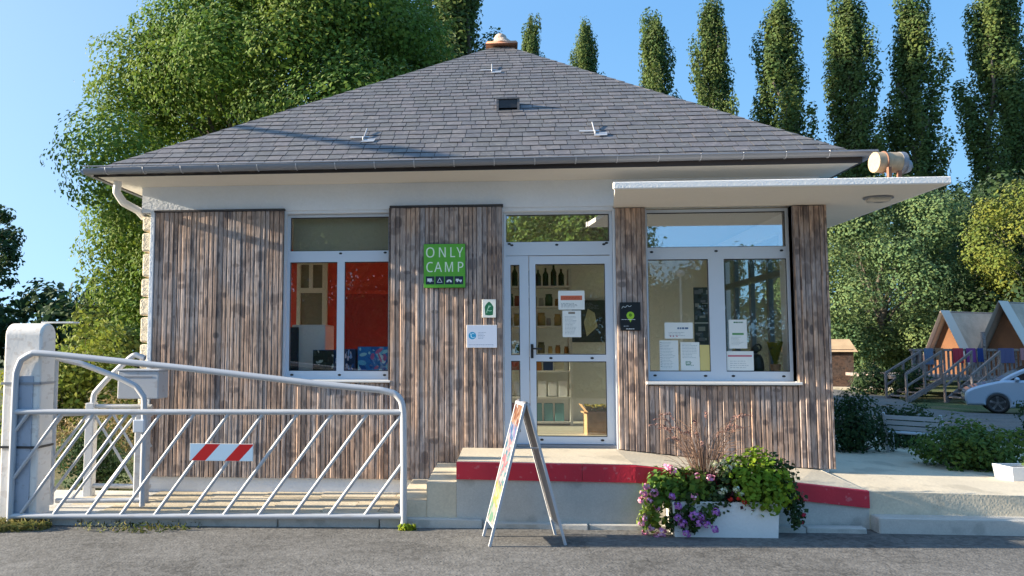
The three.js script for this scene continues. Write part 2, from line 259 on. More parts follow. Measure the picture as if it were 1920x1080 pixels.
// ---------------------------------------------------------------- the reception building
const house = thing('reception_building', 'small white reception building with ribbed timber cladding and grey slate hip roof', 'building');
{
  // plaster carcass (openings: left window, door, right window, left side window, right side windows)
  const T = -0.25;
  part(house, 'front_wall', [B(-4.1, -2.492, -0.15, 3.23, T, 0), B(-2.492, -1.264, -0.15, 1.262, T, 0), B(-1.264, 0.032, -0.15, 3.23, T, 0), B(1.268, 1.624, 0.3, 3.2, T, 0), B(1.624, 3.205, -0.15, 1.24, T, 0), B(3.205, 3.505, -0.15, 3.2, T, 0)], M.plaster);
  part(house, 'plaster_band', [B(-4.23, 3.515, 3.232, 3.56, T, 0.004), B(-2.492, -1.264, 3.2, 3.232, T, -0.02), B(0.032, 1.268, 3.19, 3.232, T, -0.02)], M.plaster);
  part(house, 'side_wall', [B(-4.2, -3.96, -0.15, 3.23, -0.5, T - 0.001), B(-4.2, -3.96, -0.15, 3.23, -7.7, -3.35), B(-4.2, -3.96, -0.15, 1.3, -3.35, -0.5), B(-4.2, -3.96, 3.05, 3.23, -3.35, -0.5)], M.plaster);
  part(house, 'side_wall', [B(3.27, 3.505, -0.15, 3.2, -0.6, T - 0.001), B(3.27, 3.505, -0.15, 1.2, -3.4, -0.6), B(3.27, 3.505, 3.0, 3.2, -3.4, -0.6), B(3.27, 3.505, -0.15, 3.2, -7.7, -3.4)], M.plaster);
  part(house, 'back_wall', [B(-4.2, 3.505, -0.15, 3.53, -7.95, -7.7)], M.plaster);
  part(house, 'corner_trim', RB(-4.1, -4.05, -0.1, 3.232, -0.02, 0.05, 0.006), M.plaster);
  const r = rngOf(31); let y = 0.0;
  while (y < 3.2) { const h = 0.2 + r() * 0.12, y1 = Math.min(y + h, 3.225); part(house, 'quoin_stone', RB(-4.235 + r() * 0.025, -4.105, y + 0.012, y1 - 0.008, -0.35 - r() * 0.15, -0.005 + r() * 0.012, 0.03, 2), M.stone); y = y1; }
  // interior
  part(house, 'interior_floor', B(-3.96, 3.27, 0.3, 0.5, -7.7, T), M.tileFloor);
  part(house, 'ceiling', B(-4.2, 3.5, 3.235, 3.4, -7.7, T - 0.002), std({ map: rep(plasterMap, 0.4, 0.4), color: lin(0.42, 0.4, 0.36) }));
  part(house, 'inner_window', [B(-3.3, -3.24, 0.5, 3.06, -3.6, -3.54), B(-2.88, -2.8, 0.5, 3.06, -3.6, -3.54), B(-3.24, -2.88, 2.98, 3.06, -3.6, -3.54), B(-3.24, -2.88, 2.52, 2.6, -3.6, -3.54), B(-3.1, -3.04, 2.6, 2.98, -3.6, -3.54)], std({ color: lin(0.75, 0.68, 0.52), roughness: 0.6 }));
  part(house, 'inner_panel', B(-3.24, -2.88, 0.5, 2.98, -3.6, -3.58), std({ color: lin(0.24, 0.19, 0.12), roughness: 0.4 }));
  part(house, 'partition', [B(-3.96, -1.0, 0.5, 3.235, -3.75, -3.6), B(-1.12, -1.0, 0.5, 3.235, -1.15, T), B(-1.12, -1.0, 2.75, 3.235, -3.6, -1.15), B(-1.12, -1.0, 0.5, 2.75, -3.6, -3.3)], M.redWall);
  part(house, 'partition', [B(-0.996, 3.27, 0.5, 3.235, -3.75, -3.6)], M.cream);
  part(house, 'transom_reflection_panel', B(-2.47, -1.28, 2.66, 3.2, -0.27, -0.262), std({ map: rep(plasterMap, 0.5, 0.5), color: lin(0.62, 0.52, 0.38) }));  // added panel, its brown stands in for a tree mirrored in the glass
  part(house, 'inner_door', [B(-2.5, -1.75, 0.5, 2.5, -3.6, -3.57)], M.redDoor);
  part(house, 'inner_frame', [B(-2.56, -2.5, 0.5, 2.56, -3.6, -3.55), B(-1.75, -1.69, 0.5, 2.56, -3.6, -3.55), B(-2.5, -1.75, 2.5, 2.56, -3.6, -3.55)], M.redWall);
}
// ribbed cladding: each batten a piece
let woodSeed = 0;
function cladding(x0, x1, y0, y1, zf, opt = {}) {
  const r = rngOf(100 + woodSeed++), back = part(house, 'cladding_panel', [B(x0, x1, y0(x0) < y0(x1) ? y0(x0) : y0(x1), y1, 0.006, zf - 0.024)], M.woodDark);
  const n = Math.round((x1 - x0) / 0.0556); let off = r(), ou = r(), tone = 0, run = x0;
  const ws = Array.from({ length: n }, (_, i) => [1, 0.82, 1.16, 0.9][i % 4] * (0.9 + r() * 0.22)), sum = ws.reduce((a, b) => a + b, 0);
  for (let i = 0; i < n; i++) {
    const pw = ((x1 - x0) * ws[i]) / sum; run += pw;
    if (i % 5 === 0) { off = r(); ou = r(); } if (i % 3 === 0) tone = Math.floor(r() * 6);
    const w = pw - 0.0035 - r() * 0.0025, c = run - pw / 2, d = 0.0215 + r() * 0.0065, e = 0.008, b = y0(c) + r() * 0.006, zb = zf - 0.0265;
    const prof = [[-w / 2, 0], [w / 2, 0], [w / 2, d - e], [w / 2 - e, d], [-w / 2 + e, d], [-w / 2, d - e]];
    const q = [];
    for (let k = 1; k < 6; k++) { const a = prof[k], b2 = prof[(k + 1) % 6]; q.push([[c + a[0], b, zb + a[1]], [c + a[0], y1 - 0.004, zb + a[1]], [c + b2[0], y1 - 0.004, zb + b2[1]], [c + b2[0], b, zb + b2[1]]].reverse()); }
    q.push([[c + prof[1][0], b, zb], [c + prof[2][0], b, zb + prof[2][1]], [c + prof[5][0], b, zb + prof[5][1]], [c + prof[0][0], b, zb]]);
    const g = mapBox(quadMesh(q), 1, 1 / 2.2, ou, off);
    part(back, 'batten', g, M.wood[r() < 0.6 ? tone : Math.floor(r() * 6)]);
  }
  if (opt.cap) part(back, 'cap_strip', RB(x0 - 0.012, x1 + 0.012, y1 - 0.002, y1 + 0.024, 0.006, zf + 0.012, 0.004), M.woodCap);
  if (opt.side) part(back, 'edge_board', B(x1 + 0.001, x1 + 0.022, y0(x1), y1, -0.25, zf), M.wood[2]);
  if (opt.left) part(back, 'edge_board', B(x0 - 0.02, x0 - 0.001, 1.27, y1, -0.1, zf - 0.003), M.woodDark);
  return back;
}
cladding(-4.045, -2.505, () => 0.165, 3.225, 0.044, { cap: true });
cladding(-2.5, -1.27, () => 0.17, 1.245, 0.042);
cladding(-1.25, 0.02, (x) => 0.17, 3.235, 0.066, { cap: true, left: true });
cladding(1.284, 1.612, (x) => porchFloorY(x) + 0.01, 3.2, 0.05);
cladding(1.616, 3.2, (x) => porchFloorY(x) + 0.01, 1.225, 0.045);
cladding(3.204, 3.535, (x) => porchFloorY(x) + 0.01, 3.2, 0.05, { side: true });

// windows and door
const ZF = -0.1;   // face of the frames
function frameBoxes(x0, x1, y0, y1, w, z0 = ZF - 0.06, z1 = ZF) { return [B(x0, x1, y1 - w, y1, z0, z1), B(x0, x1, y0, y0 + w, z0, z1), B(x0, x0 + w, y0 + w, y1 - w, z0, z1), B(x1 - w, x1, y0 + w, y1 - w, z0, z1)]; }
function pane(parent, x0, x1, y0, y1, z = ZF - 0.03, glass = M.glass) { part(parent, 'pane', B(x0 - 0.01, x1 + 0.01, y0 - 0.01, y1 + 0.01, z - 0.003, z + 0.003), glass); part(parent, 'gasket', [B(x0 - 0.001, x0 + 0.007, y0, y1, z + 0.004, z + 0.012), B(x1 - 0.007, x1 + 0.001, y0, y1, z + 0.004, z + 0.012), B(x0 + 0.007, x1 - 0.007, y0, y0 + 0.008, z + 0.004, z + 0.012), B(x0 + 0.007, x1 - 0.007, y1 - 0.01, y1, z + 0.004, z + 0.012)], M.aluGasket); }
function caps(parent, list, z = ZF) { for (const [x, y] of list) part(parent, 'drain_cap', new THREE.CylinderGeometry(0.016, 0.016, 0.006, 10).rotateX(Math.PI / 2).scale(1.25, 0.75, 1).translate(x, y, z + 0.003), M.black); }
{
  const w1 = part(house, 'window', [...frameBoxes(-2.49, -1.266, 1.275, 3.195, 0.03), B(-2.46, -1.296, 2.637, 2.765, ZF - 0.06, ZF + 0.002), B(-1.897, -1.812, 1.37, 2.637, ZF - 0.06, ZF + 0.003), B(-2.46, -1.296, 1.305, 1.37, ZF - 0.06, ZF + 0.002)], M.aluminium);
  pane(w1, -2.46, -1.296, 2.765, 3.165); pane(w1, -2.46, -1.897, 1.37, 2.637); pane(w1, -1.812, -1.296, 1.37, 2.637);
  part(w1, 'sill', RB(-2.505, -1.246, 1.247, 1.274, -0.16, 0.075, 0.005), M.white);
  part(w1, 'jamb', B(-2.494, -2.49, 1.275, 3.2, ZF, 0.002), M.aluminium); part(w1, 'jamb', B(-1.266, -1.262, 1.275, 3.2, ZF, 0.002), M.aluminium);
  caps(w1, [[-2.42, 1.325], [-1.86, 1.325], [-1.335, 1.325], [-1.86, 2.735], [-1.335, 2.74]]);
  const w2 = part(house, 'window', [...frameBoxes(1.626, 3.205, 1.27, 3.195, 0.03), B(1.656, 3.175, 2.632, 2.766, ZF - 0.06, ZF + 0.002), B(2.322, 2.49, 1.375, 2.632, ZF - 0.06, ZF + 0.003), B(1.656, 3.175, 1.3, 1.375, ZF - 0.06, ZF + 0.002)], M.aluminium);
  pane(w2, 1.656, 3.175, 2.766, 3.165, ZF - 0.03, M.coatedGlass); pane(w2, 1.656, 2.322, 1.375, 2.632); pane(w2, 2.49, 3.175, 1.375, 2.632);
  part(w2, 'sill', RB(1.585, 3.232, 1.238, 1.268, -0.16, 0.085, 0.005), M.white);
  part(w2, 'jamb', B(1.622, 1.626, 1.27, 3.2, ZF, 0.002), M.aluminium); part(w2, 'jamb', B(3.205, 3.209, 1.27, 3.2, ZF, 0.002), M.aluminium);
  caps(w2, [[1.71, 1.33], [2.26, 1.327], [2.56, 1.327], [3.1, 1.325], [1.7, 2.715], [2.41, 2.72], [3.12, 2.72]]);
  // left side window and right side windows
  const w3 = part(house, 'window', [B(-4.14, -4.08, 1.3, 1.36, -3.35, -0.5), B(-4.14, -4.08, 2.99, 3.05, -3.35, -0.5), ...[-3.35, -2.42, -1.49, -0.56].map((z) => B(-4.14, -4.08, 1.36, 2.99, z, z + 0.06)), B(-4.138, -4.082, 2.5, 2.56, -3.29, -0.56)], M.white);
  part(w3, 'pane', B(-4.113, -4.107, 1.35, 3.0, -3.3, -0.55), M.glass);
  const w4 = part(house, 'window', [B(3.36, 3.42, 1.2, 1.28, -3.4, -0.6), B(3.36, 3.42, 2.92, 3.0, -3.4, -0.6), ...[-3.4, -2.75, -2.05, -1.35, -0.68].map((z) => B(3.36, 3.42, 1.28, 2.92, z, z + 0.08)), B(3.362, 3.418, 2.5, 2.58, -3.32, -0.68)], std({ color: lin(0.1, 0.12, 0.15), roughness: 0.4 }));
  part(w4, 'pane', B(3.387, 3.393, 1.27, 2.93, -3.35, -0.62), M.glass);
  // door: fixed sidelight, glazed leaf, transom light
  const dF = part(house, 'door_frame', [...frameBoxes(0.036, 1.264, 0.53, 3.19, 0.028), B(0.064, 1.236, 2.69, 2.845, ZF - 0.06, ZF + 0.002)], M.aluminium);
  pane(dF, 0.07, 1.232, 2.845, 3.162, ZF - 0.03, M.coatedGlass);
  caps(dF, [[0.1, 2.825], [0.13, 2.81], [0.64, 2.81], [1.2, 2.825], [1.17, 2.81]]);
  const side = part(house, 'sidelight', [B(0.064, 0.112, 0.56, 2.685, ZF - 0.05, ZF), B(0.214, 0.318, 0.56, 2.685, ZF - 0.05, ZF), B(0.112, 0.214, 2.585, 2.685, ZF - 0.05, ZF), B(0.112, 0.214, 0.56, 0.69, ZF - 0.05, ZF), B(0.112, 0.214, 1.49, 1.555, ZF - 0.05, ZF)], M.aluminium);
  pane(side, 0.112, 0.214, 1.555, 2.585); pane(side, 0.112, 0.214, 0.69, 1.49);
  const leaf = part(house, 'entrance_door', [B(0.325, 0.395, 0.565, 2.68, ZF - 0.05, ZF + 0.004), B(1.178, 1.25, 0.565, 2.68, ZF - 0.05, ZF + 0.004), B(0.395, 1.178, 2.59, 2.68, ZF - 0.05, ZF + 0.004), B(0.395, 1.178, 0.565, 0.645, ZF - 0.05, ZF + 0.004), B(0.395, 1.178, 1.485, 1.56, ZF - 0.05, ZF + 0.004)], M.aluminium);
  pane(leaf, 0.395, 1.178, 1.56, 2.59); pane(leaf, 0.395, 1.178, 0.645, 1.485);
  caps(leaf, [[0.45, 0.61], [1.12, 0.61], [0.56, 1.522], [1.02, 1.522]], ZF + 0.004);
  part(leaf, 'handle', [RB(0.335, 0.365, 1.52, 1.68, ZF + 0.004, ZF + 0.016, 0.004), bar([0.35, 1.63, ZF + 0.01], [0.35, 1.63, ZF + 0.06], 0.01), bar([0.34, 1.63, ZF + 0.06], [0.46, 1.625, ZF + 0.06], 0.01), bar([0.35, 1.55, ZF + 0.01], [0.35, 1.55, ZF + 0.03], 0.012)], M.black);
  part(house, 'threshold', RB(0.03, 1.27, 0.515, 0.56, -0.2, -0.03, 0.006), M.zinc);
}
// roof
{
  const A = [0.04, 6.64, -3.8], FL = [-4.47, 3.62, 0.6], FR = [3.68, 3.62, 0.6], BL = [-4.47, 3.62, -8.2], BR = [3.68, 3.62, -8.2];
  const roof = part(house, 'roof', quadMesh([[FL, FR, A], [FR, BR, A], [BR, BL, A], [BL, FL, A], [FL, BL, BR, FR]]), std({ map: rep(slateMap, 1, 1), color: lin(0.6, 0.6, 0.62) }));
  // front slope coordinates: s along the eave, t up the slope
  const run = 4.4, rise = 3.02, L = Math.hypot(run, rise), U = V(0, rise / L, -run / L), N = V(0, run / L, rise / L), O = V(0, 3.62, 0.6);
  const at = (s, t, h) => O.clone().addScaledVector(U, t).addScaledVector(N, h).setX(s).toArray();
  const left = (t) => -4.47 + (4.51 * t) / L, right = (t) => 3.68 - (3.64 * t) / L;
  const r = rngOf(41), rest = []; let count = 0; const ex = 0.153;
  for (let row = 0; row * ex < L - 0.12; row++) {
    const t0 = row * ex - (row ? 0.012 : 0.03), t1 = row * ex + ex + 0.035; let s = left(t0) - r() * 0.17;
    while (s < right(t0)) {
      const w = 0.17 * (0.88 + r() * 0.24), s1 = s + w, g = 0.0035, tw = (r() - 0.5) * 0.01, lift = r() * 0.006;
      const cl = (x, t) => Math.max(left(t) - 0.01, Math.min(right(t) + 0.01, x));
      const a0 = cl(s + g, t0), a1 = cl(s1 - g, t0), b0 = cl(s + g, Math.min(t1, L)), b1 = cl(s1 - g, Math.min(t1, L));
      if (a1 - a0 > 0.02) {
        const hb = 0.0145 + lift * 0.8, ht = 0.005, th = 0.007, ta = t0 + tw, tb = t0 - tw;
        const P = [at(a0, ta, hb), at(a1, tb, hb), at(b1, Math.min(t1, L), ht), at(b0, Math.min(t1, L), ht), at(a0, ta, hb - th), at(a1, tb, hb - th), at(b1, Math.min(t1, L), ht - th), at(b0, Math.min(t1, L), ht - th)];
        const geo = quadMesh([[P[0], P[1], P[2], P[3]], [P[4], P[5], P[1], P[0]], [P[4], P[0], P[3], P[7]], [P[1], P[5], P[6], P[2]]]);
        const uvs = geo.attributes.uv; const ou = r(), ov = r(); for (let i = 0; i < uvs.count; i++) uvs.setXY(i, uvs.getX(i) + ou, uvs.getY(i) + ov);
        const m = Math.floor(Math.pow(r(), 1.2) * 5);
        if (count < 300) { part(roof, 'slate', geo, M.slate[m]); count++; } else (rest[m] ??= []).push(geo);
      }
      s = s1;
    }
  }
  const gs = rest.map((l, i) => merged(l));
  const field = new THREE.Mesh(mergeGeometries(gs, true), M.slate.slice(0, gs.length)); field.name = 'slate_field'; field.userData.kind = 'stuff'; roof.add(field);
  part(roof, 'roof_vent', (() => { const c = at(0.105, 1.86, 0), y = c[1], z = c[2]; return [B(-0.01, 0.22, y - 0.02, y + 0.09, z - 0.03, z + 0.1)]; })(), M.darkMetal);
  part(roof, 'vent_hood', (() => { const c = at(0.105, 1.86, 0), y = c[1], z = c[2]; return [B(-0.04, 0.25, y + 0.09, y + 0.11, z - 0.12, z + 0.12), B(-0.04, -0.012, y - 0.08, y + 0.09, z - 0.1, z + 0.11), B(0.222, 0.25, y - 0.08, y + 0.09, z - 0.1, z + 0.11)]; })(), M.slate[2]);
  for (const [s, t] of [[-1.6, 0.8], [1.06, 0.84], [-0.13, 3.68]]) {
    const c = at(s, t, 0.03), f = at(s + 0.1, t - 0.1, 0.03);
    part(roof, 'roof_hook', [quadMesh([[at(s - 0.15, t - 0.01, 0.028), at(s + 0.08, t - 0.01, 0.028), at(s + 0.08, t + 0.035, 0.028), at(s - 0.15, t + 0.035, 0.028)]]), bar(at(s + 0.02, t - 0.1, 0.03), at(s + 0.02, t + 0.24, 0.05), 0.008), bar(at(s + 0.02, t - 0.1, 0.03), at(s + 0.02, t - 0.08, 0.06), 0.006)], M.lead);
    part(roof, 'lead_patch', quadMesh([[at(s + 0.0, t - 0.16, 0.027), at(s + 0.15, t - 0.15, 0.027), at(s + 0.16, t - 0.05, 0.027), at(s + 0.02, t - 0.06, 0.027)]]), M.lead);
  }
  part(roof, 'finial', [new THREE.CylinderGeometry(0.33, 0.37, 0.045, 4, 1).rotateY(Math.PI / 4).translate(0.04, 6.6, -3.8)], M.terracotta);
  part(roof, 'finial_cap', [new THREE.CylinderGeometry(0.11, 0.26, 0.12, 9).translate(0.04, 6.68, -3.8), new THREE.SphereGeometry(0.11, 9, 7).scale(1, 0.8, 1).translate(0.02, 6.75, -3.8)], M.capStone);
  part(house, 'soffit', [B(-4.47, 3.68, 3.535, 3.56, -8.2, 0.6)], M.soffit);
  part(house, 'fascia', [B(-4.5, 3.7, 3.53, 3.62, 0.6, 0.62), B(-4.5, -4.47, 3.53, 3.62, -8.2, 0.6), B(3.68, 3.7, 3.53, 3.62, -8.2, 0.6)], M.woodCap);
  // gutter: half-round zinc
  const half = (len) => { const q = [], n = 10, R = 0.058; for (let i = 0; i < n; i++) { const a = Math.PI + (i / n) * Math.PI, b = Math.PI + ((i + 1) / n) * Math.PI; const p = (t, rad) => [Math.cos(t) * rad, Math.sin(t) * rad]; const [x0, y0] = p(a, R), [x1, y1] = p(b, R), [u0, v0] = p(a, R - 0.004), [u1, v1] = p(b, R - 0.004); q.push([[0, y0, x0], [0, y1, x1], [len, y1, x1], [len, y0, x0]], [[0, v0, u0], [len, v0, u0], [len, v1, u1], [0, v1, u1]]); if (i === 0 || i === n - 1) { } q.push([[0, y0, x0], [0, v0, u0], [0, v1, u1], [0, y1, x1]]); } return quadMesh(q); };
  const gut = part(house, 'gutter', [half(8.36).rotateZ(0.0045).translate(-4.56, 3.598, 0.69), new THREE.CylinderGeometry(0.008, 0.008, 8.36, 6).rotateZ(Math.PI / 2).translate(-0.38, 3.618, 0.75), half(8.9).rotateY(Math.PI / 2).translate(-4.56, 3.598, 0.7), half(8.9).rotateY(Math.PI / 2).translate(3.77, 3.63, 0.7), B(3.795, 3.8, 3.575, 3.63, 0.632, 0.748)], M.zinc);
  for (let i = 0; i < 20; i++) { const x = -4.3 + i * 0.424; if (x < 3.75) part(gut, 'gutter_clip', new THREE.TorusGeometry(0.06, 0.006, 6, 12, Math.PI).rotateZ(Math.PI).rotateY(Math.PI / 2).translate(x, 3.598 + (x + 4.56) * 0.0045, 0.69), M.zincJoint); }
  part(house, 'downpipe', [tube([[-4.35, 3.55, 0.35], [-4.38, 3.42, 0.33], [-4.36, 3.32, 0.2], [-4.28, 3.26, 0.0], [-4.26, 3.2, -0.12]], 0.045, 24, 10), bar([-4.26, 3.2, -0.55], [-4.26, 0.1, -0.55], 0.045)], M.white);
}
// canopy slab over the right window, carried round the corner
{
  const cz = 1.1; 
  const plan = (pts, y0, y1) => { const q = [], n = pts.length; for (let k = 0; k < n; k++) { const [a, b] = pts[k], [c, d] = pts[(k + 1) % n]; q.push([[a, y0, b], [c, y0, d], [c, y1, d], [a, y1, b]]); } for (const y of [y0, y1]) { const t = [[pts[0], pts[1], [3.51, pts[1][1]], [3.51, pts[0][1]]], [[3.51, pts[1][1]], pts[2], pts[3], pts[4]]].map((f) => f.map(([x, z]) => [x, y, z])); q.push(...(y === y1 ? t : t.map((f) => [...f].reverse()))); } return mapBox(quadMesh(q)); };
  const can = part(house, 'canopy', plan([[1.27, 0.006], [1.13, cz - 0.01], [4.262, cz - 0.01], [4.262, -2], [3.51, -2], [3.51, 0.006]], 3.205, 3.262), M.soffit);
  part(can, 'canopy_edge', [RB(1.112, 4.285, 3.2, 3.27, cz - 0.03, cz + 0.012, 0.01, 2), RB(4.263, 4.29, 3.2, 3.27, -2.0, cz - 0.03, 0.01)], M.roughWhite);
}
single('bulkhead_lamp', 'unlit rounded bulkhead lamp on the underside of the white canopy', 'lamp', new RoundedBoxGeometry(0.22, 0.1, 0.15, 4, 0.035), std({ color: lin(0.55, 0.5, 0.42), roughness: 0.3 }), [3.92, 3.195, 0.45]);
{
  const l = scene.children.at(-1); part(l, 'lamp_base', new THREE.CylinderGeometry(0.14, 0.15, 0.03, 20).scale(1, 1, 0.72).translate(0, 0.005, 0), M.zinc); part(l, 'guard_bar', [new THREE.TorusGeometry(0.1, 0.005, 6, 20).scale(1.15, 0.54, 1)], M.zinc);
  const s = thing('floodlight', 'cream cylindrical floodlight lying on rusty bracket on top of the canopy', 'floodlight', [3.79, 3.265, 0.93], 0.12);
  part(s, 'housing', [new THREE.CylinderGeometry(0.1, 0.1, 0.24, 20).rotateZ(Math.PI / 2).translate(-0.01, 0.19, 0)], std({ map: rep(paveMap, 2, 2), color: lin(0.95, 0.82, 0.66), roughness: 0.6 }));
  part(s, 'end_cap', [new THREE.CylinderGeometry(0.104, 0.104, 0.05, 20).rotateZ(Math.PI / 2).translate(0.135, 0.19, 0), new THREE.CylinderGeometry(0.06, 0.08, 0.05, 14).rotateZ(-Math.PI / 2).translate(0.18, 0.15, 0.02)], M.zinc);
  part(s, 'bracket', [B(-0.06, -0.03, 0, 0.12, 0.08, 0.115), B(0.05, 0.08, 0, 0.09, 0.06, 0.1), B(-0.08, 0.1, 0, 0.012, -0.1, 0.12), new THREE.TorusGeometry(0.103, 0.008, 6, 20).rotateY(Math.PI / 2).translate(-0.045, 0.19, 0)], std({ color: lin(0.2, 0.1, 0.065), roughness: 0.8 }));
}

// ---------------------------------------------------------------- signs
function canvasTex(w, h, draw) { const c = document.createElement('canvas'); c.width = w; c.height = h; const x = c.getContext('2d'); draw(x, w, h); const t = new THREE.CanvasTexture(c); t.colorSpace = THREE.SRGBColorSpace; t.magFilter = THREE.LinearFilter; return t; }
function plate(o, w, h, t, map, body, rough = 0.4) { // board with a printed face; origin at its middle
  part(o, 'board', mapBox(new RoundedBoxGeometry(w, h, t, 1, Math.min(0.004, t / 3))), body);
  part(o, 'printed_face', new THREE.PlaneGeometry(w - 0.006, h - 0.006).translate(0, 0, t / 2 + 0.0015), std({ map, roughness: rough }));
}
const textLines = (x, x0, y0, w, n, dy, col, th = 3, seed = 1) => { const r = rngOf(seed); x.fillStyle = col; for (let i = 0; i < n; i++) { let p = x0; const e = x0 + w * (0.55 + r() * 0.45); while (p < e) { const l = 6 + r() * 22; x.fillRect(p, y0 + i * dy, Math.min(l, e - p), th); p += l + 5; } } };
{
  const s = thing('camp_sign', 'square green sign reading ONLY CAMP on the timber wall', 'sign', [-0.631, 2.56, 0.083]);
  plate(s, 0.475, 0.5, 0.022, canvasTex(512, 540, (x, w, h) => {
    x.fillStyle = '#5fae35'; x.fillRect(0, 0, w, h); x.fillStyle = '#e6f2dc'; x.font = '172px sans-serif'; x.textAlign = 'center'; x.textBaseline = 'middle';
    const put = (t, y, xs) => [...t].forEach((c, i) => { x.save(); x.translate(xs[i], y); x.scale(c === 'M' ? 0.86 : c === 'O' ? 0.98 : 0.92, 1); x.fillText(c, 0, 0); x.restore(); });
    put('ONLY', 104, [80, 230, 352, 446]); put('CAMP', 286, [70, 178, 312, 452]);
    for (let i = 0; i < 4; i++) { const q = 26 + i * 118; x.fillStyle = '#1d2a3d'; x.fillRect(q, 400, 106, 100); x.fillStyle = '#e8eef0'; x.strokeStyle = '#e8eef0'; x.lineWidth = 6;
      if (i === 0) { x.fillRect(q + 18, 426, 58, 38); x.beginPath(); x.arc(q + 52, 466, 9, 0, 7); x.fill(); x.fillRect(q + 76, 456, 20, 5); }
      if (i === 1) { x.beginPath(); x.moveTo(q + 53, 422); x.lineTo(q + 24, 474); x.lineTo(q + 82, 474); x.closePath(); x.stroke(); }
      if (i === 2) { x.beginPath(); x.arc(q + 52, 474, 34, Math.PI, 0); x.fill(); x.fillStyle = '#1d2a3d'; x.beginPath(); x.moveTo(q + 52, 450); x.lineTo(q + 40, 474); x.lineTo(q + 64, 474); x.fill(); }
      if (i === 3) { x.fillRect(q + 16, 432, 36, 26); x.fillRect(q + 56, 444, 34, 20); x.beginPath(); x.arc(q + 34, 466, 8, 0, 7); x.arc(q + 74, 468, 8, 0, 7); x.fill(); } }
  }), M.black);
  const s2 = thing('label_sign', 'small white sign with a green house emblem beside the door', 'sign', [-0.132, 2.076, 0.077]);
  plate(s2, 0.155, 0.205, 0.01, canvasTex(200, 264, (x, w, h) => { x.fillStyle = '#e9ece6'; x.fillRect(0, 0, w, h); x.fillStyle = '#1f6b4a'; x.beginPath(); x.moveTo(34, 110); x.quadraticCurveTo(60, 50, 100, 30); x.quadraticCurveTo(140, 50, 166, 110); x.lineTo(158, 226); x.quadraticCurveTo(100, 244, 42, 226); x.closePath(); x.fill(); x.strokeStyle = '#a9d6bd'; x.lineWidth = 9; x.beginPath(); x.moveTo(64, 200); x.quadraticCurveTo(76, 110, 132, 92); x.moveTo(70, 150); x.quadraticCurveTo(110, 180, 140, 160); x.moveTo(86, 120); x.lineTo(104, 80); x.stroke(); }), M.white);
  const s3 = thing('info_plaque', 'pale blue rectangular plaque with a cyan emblem on the timber wall', 'plaque', [-0.214, 1.765, 0.077]);
  plate(s3, 0.34, 0.255, 0.012, canvasTex(400, 300, (x, w, h) => { x.fillStyle = '#cbd6ea'; x.fillRect(0, 0, w, h); x.fillStyle = '#1b8fc4'; x.beginPath(); x.arc(74, 140, 50, 0, 7); x.fill(); x.strokeStyle = '#bfe2f2'; x.lineWidth = 8; x.beginPath(); x.arc(82, 140, 28, 0.6, 5.4); x.moveTo(46, 110); x.lineTo(70, 170); x.stroke(); textLines(x, 150, 96, 120, 5, 20, '#6c86a6', 6, 3); textLines(x, 26, 258, 340, 1, 18, '#8ea0bb', 10, 4); }), M.white);
  const s4 = thing('black_sign', 'black portrait sign with a lime green disc on the timber post', 'sign', [1.423, 1.983, 0.063]);
  plate(s4, 0.225, 0.315, 0.014, canvasTex(300, 420, (x, w, h) => { x.fillStyle = '#12171d'; x.fillRect(0, 0, w, h); x.strokeStyle = '#cfd6d8'; x.lineWidth = 7; x.beginPath(); x.moveTo(26, 90); x.bezierCurveTo(50, 20, 70, 110, 100, 50); x.bezierCurveTo(120, 30, 130, 90, 170, 44); x.stroke(); x.fillStyle = '#9fce35'; x.beginPath(); x.arc(152, 196, 58, 0, 7); x.fill(); x.beginPath(); x.moveTo(120, 236); x.lineTo(150, 300); x.lineTo(182, 236); x.fill(); x.fillStyle = '#5d8b1e'; x.beginPath(); x.arc(152, 190, 24, 0, 7); x.fill(); textLines(x, 16, 252, 268, 1, 20, '#e4e8ea', 8, 6); textLines(x, 50, 350, 90, 1, 20, '#aeb4b8', 10, 5); textLines(x, 84, 392, 200, 1, 20, '#e4e8ea', 10, 9); }), M.black);
}

